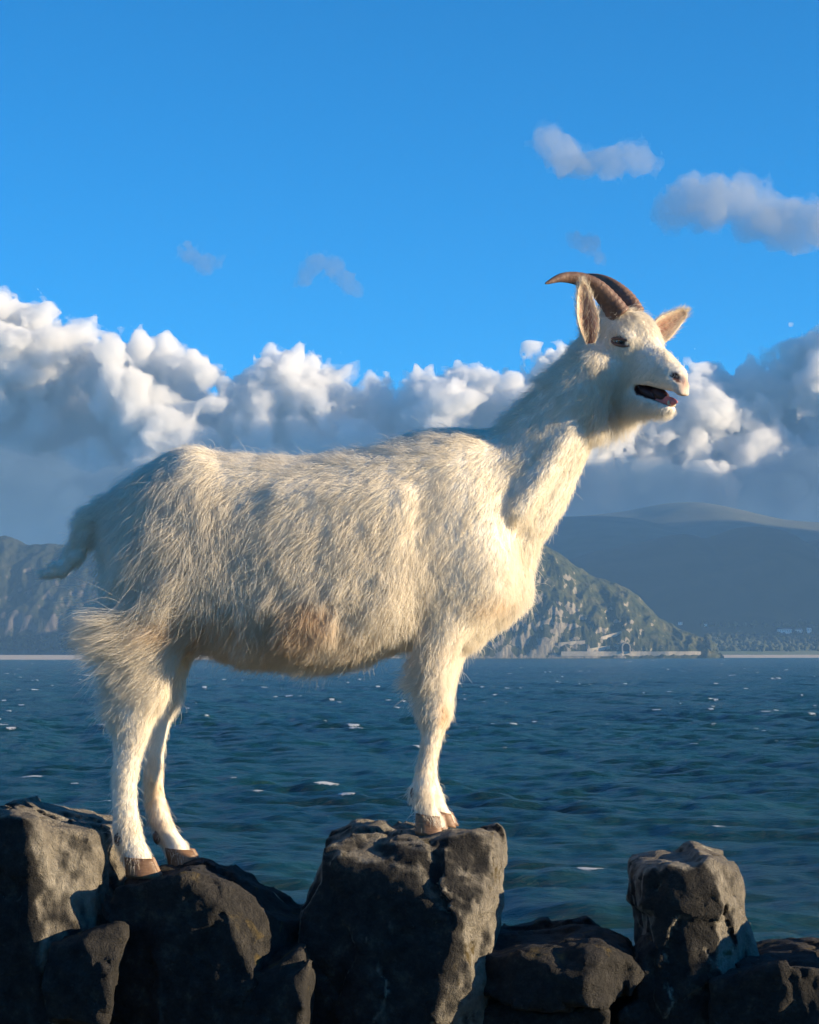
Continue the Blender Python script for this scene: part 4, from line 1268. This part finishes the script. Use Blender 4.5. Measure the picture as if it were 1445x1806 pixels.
# ------------------------------------------------------------------ the coat: hair strand by strand
def hair_mat():
    m = bpy.data.materials.new('goat_hair'); m.use_nodes = True
    nt = m.node_tree; nt.nodes.clear()
    out = nt.nodes.new('ShaderNodeOutputMaterial')
    at = N(nt, 'ShaderNodeAttribute', attribute_name='tint')
    d = nt.nodes.new('ShaderNodeBsdfDiffuse'); t = nt.nodes.new('ShaderNodeBsdfTranslucent'); g = nt.nodes.new('ShaderNodeBsdfGlossy')
    nt.links.new(at.outputs['Color'], d.inputs['Color']); nt.links.new(at.outputs['Color'], t.inputs['Color'])
    g.inputs['Color'].default_value = (0.9, 0.85, 0.75, 1); g.inputs['Roughness'].default_value = 0.42
    m1 = nt.nodes.new('ShaderNodeMixShader'); m1.inputs[0].default_value = 0.42
    nt.links.new(d.outputs[0], m1.inputs[1]); nt.links.new(t.outputs[0], m1.inputs[2])
    m2 = nt.nodes.new('ShaderNodeMixShader'); m2.inputs[0].default_value = 0.06
    nt.links.new(m1.outputs[0], m2.inputs[1]); nt.links.new(g.outputs[0], m2.inputs[2])
    nt.links.new(m2.outputs[0], out.inputs['Surface'])
    return m
HAIR = hair_mat()

# guides: photo column, row, direction (right, down), length mm, lift, clump, reach of the guide in px
GUIDES = [
 (190, 900, -0.5, 1.0, 38, 0.28, 0.55), (230, 880, -0.35, 1, 42, 0.22, 0.55), (290, 850, -0.25, 1, 50, 0.24, 0.66), (345, 810, -0.5, 0.8, 28, 0.33, 0.44), (350, 870, 0.0, 1, 60, 0.22, 0.77), (260, 950, -0.15, 1, 78, 0.18, 0.94),
 (320, 950, -0.08, 1, 82, 0.17, 0.94), (380, 930, 0.15, 1, 69, 0.2, 0.88), (250, 1010, -0.25, 1, 82, 0.18, 0.95), (320, 1030, -0.2, 1, 75, 0.2, 0.95), (385, 1010, 0.22, 1, 54.6, 0.22, 0.88), (205, 960, -0.2, 1, 42, 0.17, 0.66),
 (215, 1030, -0.3, 1, 58, 0.2, 0.77), (225, 1080, -1, 0.12, 150, 0.66, 0.95), (220, 1115, -1, 0.18, 112, 0.66, 0.95), (220, 1150, -1, 0.15, 86, 0.6, 0.95), (250, 1100, -1, 0.3, 91, 0.36, 0.9), (285, 1085, -0.9, 0.45, 72, 0.34, 0.8),
 (330, 1075, -0.9, 0.35, 60, 0.33, 0.88), (300, 1130, -0.85, 0.5, 48, 0.24, 0.77), (260, 1160, -0.9, 0.4, 55, 0.3, 0.75), (270, 1200, -0.6, 0.8, 34, 0.24, 0.6), (215, 1200, -0.8, 0.4, 44, 0.42, 0.7), (240, 1250, -0.3, 1, 19.3, 0.21, 0.6),
 (230, 1310, -0.2, 1, 16.7, 0.23, 0.6), (225, 1400, -0.25, 1, 16.7, 0.25, 0.6), (230, 1460, -0.1, 1, 21.7, 0.23, 0.6), (245, 1508, 0.1, 1, 17, 0.21, 0.6), (340, 1170, -0.2, 1, 18, 0.17, 0.33), (290, 1280, -0.15, 1, 13.4, 0.17, 0.48),
 (272, 1380, -0.1, 1, 15.1, 0.21, 0.48), (290, 1450, 0.15, 1, 19.3, 0.23, 0.6), (318, 1498, 0.3, 1, 17, 0.21, 0.6), (420, 812, -1, 0.15, 24.6, 0.24, 0.39), (520, 818, -1, 0.15, 24.6, 0.28, 0.39), (620, 805, -1, 0.1, 28.2, 0.39, 0.44),
 (450, 850, -0.8, 0.6, 28.2, 0.22, 0.55), (560, 860, -0.75, 0.7, 33.4, 0.28, 0.66), (660, 850, -0.7, 0.7, 33.4, 0.31, 0.66), (440, 930, -0.25, 1, 44.0, 0.24, 0.83), (520, 930, -0.45, 0.9, 44.0, 0.28, 0.88), (600, 930, -0.45, 0.9, 44.0, 0.28, 0.88),
 (680, 940, -0.4, 0.9, 42.2, 0.28, 0.83), (440, 1010, 0.05, 1, 51.0, 0.24, 0.88), (520, 1010, -0.35, 0.95, 48.4, 0.28, 0.94), (600, 1010, -0.35, 0.95, 48.4, 0.28, 0.94), (680, 1020, -0.2, 1, 45.8, 0.28, 0.88), (730, 960, -0.15, 1, 38, 0.24, 0.66),
 (410, 1080, 0.35, 1, 48.4, 0.28, 0.88), (500, 1085, -0.4, 0.8, 45.8, 0.33, 0.94), (580, 1085, 0.1, 1, 45.8, 0.33, 0.94), (660, 1085, 0.0, 1, 45.8, 0.28, 0.88), (710, 1080, 0.1, 1, 57.2, 0.24, 0.94), (400, 1140, -0.4, 0.6, 41.4, 0.33, 0.66),
 (500, 1150, -0.6, 0.6, 38.7, 0.39, 0.66), (600, 1150, -0.5, 0.7, 38.7, 0.39, 0.66), (690, 1130, -0.2, 1, 28.2, 0.33, 0.66), (700, 790, -0.9, 0.1, 27.2, 0.35, 0.55), (770, 770, -0.85, 0.1, 30.6, 0.35, 0.55), (840, 765, -0.75, 0.2, 30.6, 0.31, 0.55),
 (760, 850, -0.55, 0.8, 26.2, 0.28, 0.66), (840, 860, -0.4, 0.9, 24.0, 0.24, 0.61), (800, 930, -0.2, 1, 22.5, 0.24, 0.55), (870, 930, -0.2, 1, 19.8, 0.18, 0.61), (830, 1010, -0.25, 1, 22.5, 0.22, 0.55), (760, 1020, -0.1, 1, 31.5, 0.22, 0.66),
 (900, 1000, 0.0, 1, 26.2, 0.24, 0.61), (925, 980, 0.25, 1, 26.0, 0.31, 0.66), (920, 1035, 0.5, 0.9, 30.0, 0.5, 0.77), (880, 1070, -0.2, 1, 16.5, 0.22, 0.44), (770, 1080, 0.0, 1, 28.5, 0.2, 0.66), (820, 1080, -0.2, 1, 18.8, 0.17, 0.55),
 (745, 1130, -0.1, 1, 45, 0.24, 0.88), (738, 1170, -0.5, 0.9, 48, 0.39, 0.95), (785, 1160, -0.05, 1, 25, 0.17, 0.55), (760, 1215, 0.0, 1, 30, 0.22, 0.77), (770, 1260, 0.0, 1, 11.7, 0.14, 0.48), (760, 1320, -0.1, 1, 15.1, 0.21, 0.54),
 (748, 1380, -0.1, 1, 16.7, 0.25, 0.6), (752, 1415, 0.15, 1, 21.7, 0.25, 0.6), (765, 1445, 0.25, 1, 17, 0.23, 0.72), (900, 720, -0.9, -0.15, 29.8, 0.44, 0.55), (960, 665, -0.85, -0.3, 29.8, 0.44, 0.55), (1000, 625, -0.7, -0.3, 23.6, 0.35, 0.55),
 (880, 800, -0.5, 0.85, 23.6, 0.18, 0.55), (930, 770, -0.5, 0.85, 23.6, 0.16, 0.61), (980, 720, -0.5, 0.85, 19.8, 0.14, 0.55), (940, 850, -0.3, 0.95, 21.7, 0.14, 0.55), (985, 800, -0.4, 0.9, 19.8, 0.14, 0.55), (1000, 850, -0.3, 1, 18.6, 0.18, 0.55),
 (960, 920, -0.2, 1, 19.8, 0.18, 0.55), (1015, 700, -0.45, 0.9, 15.5, 0.14, 0.55), (1030, 760, -0.4, 0.95, 15.5, 0.16, 0.55), (1080, 548, -0.3, -0.6, 17.5, 0.54, 0.65), (1110, 548, 0.2, 0.4, 25.4, 0.39, 0.78), (1140, 560, 0.5, 0.8, 17.5, 0.34, 0.65),
 (1070, 580, -0.3, 0.7, 14.9, 0.31, 0.52), (1120, 590, 0.2, 0.9, 11.4, 0.22, 0.52), (1165, 600, 0.3, 0.9, 11.4, 0.22, 0.52), (1088, 585, 0.3, 0.4, 11.4, 0.47, 0.52), (1088, 635, -0.25, 1, 16.6, 0.23, 0.65), (1050, 650, -0.3, 1, 21.9, 0.25, 0.65),
 (1080, 690, -0.3, 1, 20.1, 0.25, 0.65), (1130, 640, -0.5, 0.8, 10.5, 0.22, 0.39), (1170, 660, -0.5, 0.7, 7.9, 0.23, 0.39), (1205, 680, 0, 1, 5.2, 0.31, 0.26), (1110, 720, -0.2, 1, 20, 0.22, 0.65), (1150, 725, -0.3, 0.9, 13, 0.24, 0.52),
 (1180, 735, -0.1, 1, 13, 0.3, 0.52), (1150, 745, -0.3, 1, 23, 0.41, 0.78), (1115, 735, 0.0, 1, 46, 0.4, 0.9), (1088, 738, 0.05, 1, 72, 0.45, 0.95), (1064, 735, 0.3, 1, 58, 0.4, 0.9), (1035, 735, -0.2, 1, 16.1, 0.16, 0.7),
 (160, 915, -0.8, 0.6, 30, 0.3, 0.66), (145, 950, -0.55, 0.9, 22, 0.2, 0.66), (125, 985, -0.85, 0.6, 17, 0.16, 0.66), (95, 1008, -1, 0.15, 20, 0.12, 0.8), (80, 1013, -1, 0.05, 20, 0.1, 0.8), (728, 1178, -0.9, 0.5, 62, 0.7, 0.95),
 (732, 1200, -0.9, 0.2, 50, 0.6, 0.95),
]

def guide_field(px, py):
    g = np.array(GUIDES)
    out = np.zeros((len(px), 5)); wt = np.zeros(len(px))
    for q in g:
        d2 = (px - q[0]) ** 2 + (py - q[1]) ** 2
        w = 1.0 / (d2 + 120.0) ** 1.6
        dn = np.array(q[2:4]) / np.linalg.norm(q[2:4])
        out[:, 0] += w * dn[0]; out[:, 1] += w * dn[1]
        for k in range(3): out[:, 2 + k] += w * q[4 + k]
        wt += w
    return out / wt[:, None]

def scatter(n, weight):
    tri = np.concatenate([GF[:, [0, 1, 2]], GF[:, [0, 2, 3]]])
    a, b, c = GV[tri[:, 0]], GV[tri[:, 1]], GV[tri[:, 2]]
    ar = np.linalg.norm(np.cross(b - a, c - a), axis=1) * weight[tri].mean(1)
    k = rng.choice(len(tri), n, p=ar / ar.sum())
    r1 = np.sqrt(rng.random(n))[:, None]; r2 = rng.random(n)[:, None]
    w = np.concatenate([1 - r1, r1 * (1 - r2), r1 * r2], 1)
    pos = (GV[tri[k]] * w[..., None]).sum(1); nor = (GN[tri[k]] * w[..., None]).sum(1)
    nor /= np.linalg.norm(nor, axis=1, keepdims=True)
    return pos, nor

def strands(pos, nor, npt=7, len_sc=1.0, wild=0.25, lift_sc=1.0, seed=0):
    px, py = to_px(pos)
    g = guide_field(px, py)
    r = np.random.default_rng(seed)
    n = len(pos)
    lump = fbm(pos / 0.035, 2, 91 + seed); lump2 = fbm(pos / 0.012, 2, 97 + seed); lump3 = fbm(pos / 0.05, 2, 93 + seed)
    ang = 0.55 * lump + 0.35 * lump2 + r.normal(0, wild, n)
    dx = g[:, 0] * np.cos(ang) - g[:, 1] * np.sin(ang); dz = -(g[:, 0] * np.sin(ang) + g[:, 1] * np.cos(ang))
    flow = np.stack([dx, 0.25 * lump3 + r.normal(0, 0.15, n), dz], 1)
    fr0 = np.exp(-(((px - 225) / 55) ** 2 + ((py - 1110) / 60) ** 2))
    flow[:, 1] -= 0.5 * fr0 * (pos[:, 1] < GY)
    comp = (flow * nor).sum(1, keepdims=True)
    fringe = np.exp(-(((px - 215) / 45) ** 2 + ((py - 1110) / 60) ** 2))[:, None]
    flow = flow - np.minimum(comp, 0) * nor - np.maximum(comp, 0) * nor * (0.45 * (1 - fringe))
    fl = np.linalg.norm(flow, axis=1, keepdims=True); flow = flow / np.maximum(fl, 0.15)
    L = g[:, 2] * 0.001 * len_sc * (0.65 + 0.5 * r.random(n)) * (1 + 0.35 * lump)
    L = np.minimum(L, 0.125)
    lift = np.clip(g[:, 3] * lift_sc * (0.7 + 0.6 * r.random(n)) * (1 + 0.5 * lump2), 0.03, 1.2)
    d = flow + nor * lift[:, None] * 1.6
    d /= np.linalg.norm(d, axis=1, keepdims=True)
    pts = np.zeros((n, npt, 3)); pts[:, 0] = pos - nor * 0.001
    step = (L / (npt - 1))[:, None]
    wav = r.normal(0, 1, (n, 3)) ; ph = r.random(n) * 6.28
    for k in range(1, npt):
        t = k / (npt - 1)
        d = d + flow * 0.20 - nor * (0.10 * lift[:, None]) + np.array([-0.05, 0, -0.04]) * (L[:, None] / 0.05)
        d = d + wav * (0.16 * np.sin(ph + 5 * t))[:, None]
        d /= np.linalg.norm(d, axis=1, keepdims=True)
        pts[:, k] = pts[:, k - 1] + d * step
    return pts, g[:, 4], L

def clump(pts, amount, frac, seed):
    n, m, _ = pts.shape
    r = np.random.default_rng(seed)
    nc = max(1, int(n * frac)); idx = r.choice(n, nc, replace=False)
    kd = KDTree(nc)
    for j, i in enumerate(idx): kd.insert(pts[i, 0], j)
    kd.balance()
    near = np.array([kd.find(p)[1] for p in pts[:, 0]])
    tgt = pts[idx[near]]
    t = np.linspace(0, 1, m)[None, :, None] ** 1.3
    k = (amount * (0.7 + 0.3 * r.random(n)))[:, None, None] * t
    ok = np.linalg.norm(tgt[:, 0] - pts[:, 0], axis=1) < 0.022
    k = k * ok[:, None, None]
    return pts * (1 - k) + tgt * k

def hair_object(name, pts, tint, width, tip=0.25):
    n, m, _ = pts.shape
    cu = bpy.data.hair_curves.new(name)
    cu.add_curves([m] * n)
    q = pts.reshape(-1, 3) - np.array(goat.matrix_world.translation)
    cu.attributes['position'].data.foreach_set('vector', q.astype(np.float32).ravel())
    t = np.linspace(0, 1, m)
    rad = (width[:, None] * (1 - (1 - tip) * t[None, :] ** 1.6)).astype(np.float32)
    a = cu.attributes.get('radius') or cu.attributes.new('radius', 'FLOAT', 'POINT')
    a.data.foreach_set('value', rad.ravel())
    c = np.ones((n, 4), dtype=np.float32); c[:, :3] = np.clip(tint, 0, 1)
    b = cu.attributes.new('tint', 'FLOAT_COLOR', 'CURVE')
    b.data.foreach_set('color', c.ravel())
    cu.materials.append(HAIR)
    return link(name, cu, goat)

def build_coat():
    side = np.where(GV[:, 1] > GY + 0.03, 0.45, 1.0)
    h = to_head(GV)
    hd = 1 + 1.6 * np.exp(-((h / 120.0) ** 2).sum(1))
    px, py = to_px(GV)
    hd = hd * np.where(py > 1180, 1.5, 1.0)
    w = side * hd * np.clip(1 - BARE * 1.6, 0, 1)
    N1 = 170000
    pos, nor = scatter(N1, w)
    pts, cl, L = strands(pos, nor, 7, 1.0, 0.32, 1.0, 1)
    pts = clump(pts, cl * 0.8, 0.22, 5)
    pts = clump(pts, cl * 0.42, 0.02, 6)
    tint = coat_tint(pos) * (0.88 + 0.2 * rng.random(N1))[:, None]
    hair_object('coat', pts, tint, np.clip(0.00016 + 0.003 * L, 0.00018, 0.00030))
    # sparse long guard hairs
    N2 = 14000
    pos, nor = scatter(N2, w)
    pts, cl, L = strands(pos, nor, 8, 1.35, 0.45, 1.35, 2)
    hair_object('guard_hair', pts, coat_tint(pos) * 1.08, np.full(N2, 0.0002))
build_coat()

def ear_hair():
    r = np.random.default_rng(12)
    P0, T = [], []
    for inner, outer, l, face in EARS:
        for lay, n, sg in ((inner, 260, 1), (outer, 1500, -1)):
            i = r.integers(0, len(lay), n)
            p = lay[i] + r.normal(0, 0.0012, (n, 3))
            side = np.cross(l, face)
            d = l * 0.7 + face * sg * (0.30 if sg < 0 else 0.55) + side * r.normal(0, 0.35, n)[:, None]
            d /= np.linalg.norm(d, axis=1, keepdims=True)
            ln = (0.005 + 0.006 * r.random(n)) * (1.5 if sg > 0 else 1.0)
            t = np.linspace(0, 1, 5)
            P0.append(p[:, None, :] + d[:, None, :] * (ln[:, None] * t[None, :])[..., None] + (l * 0.004)[None, None, :] * (t ** 2)[None, :, None])
            T.append(np.tile(np.array([0.78, 0.70, 0.58]), (n, 1)))
    hair_object('ear_hair', np.concatenate(P0), np.concatenate(T), np.full(sum(len(x) for x in T), 0.00022))
ear_hair()
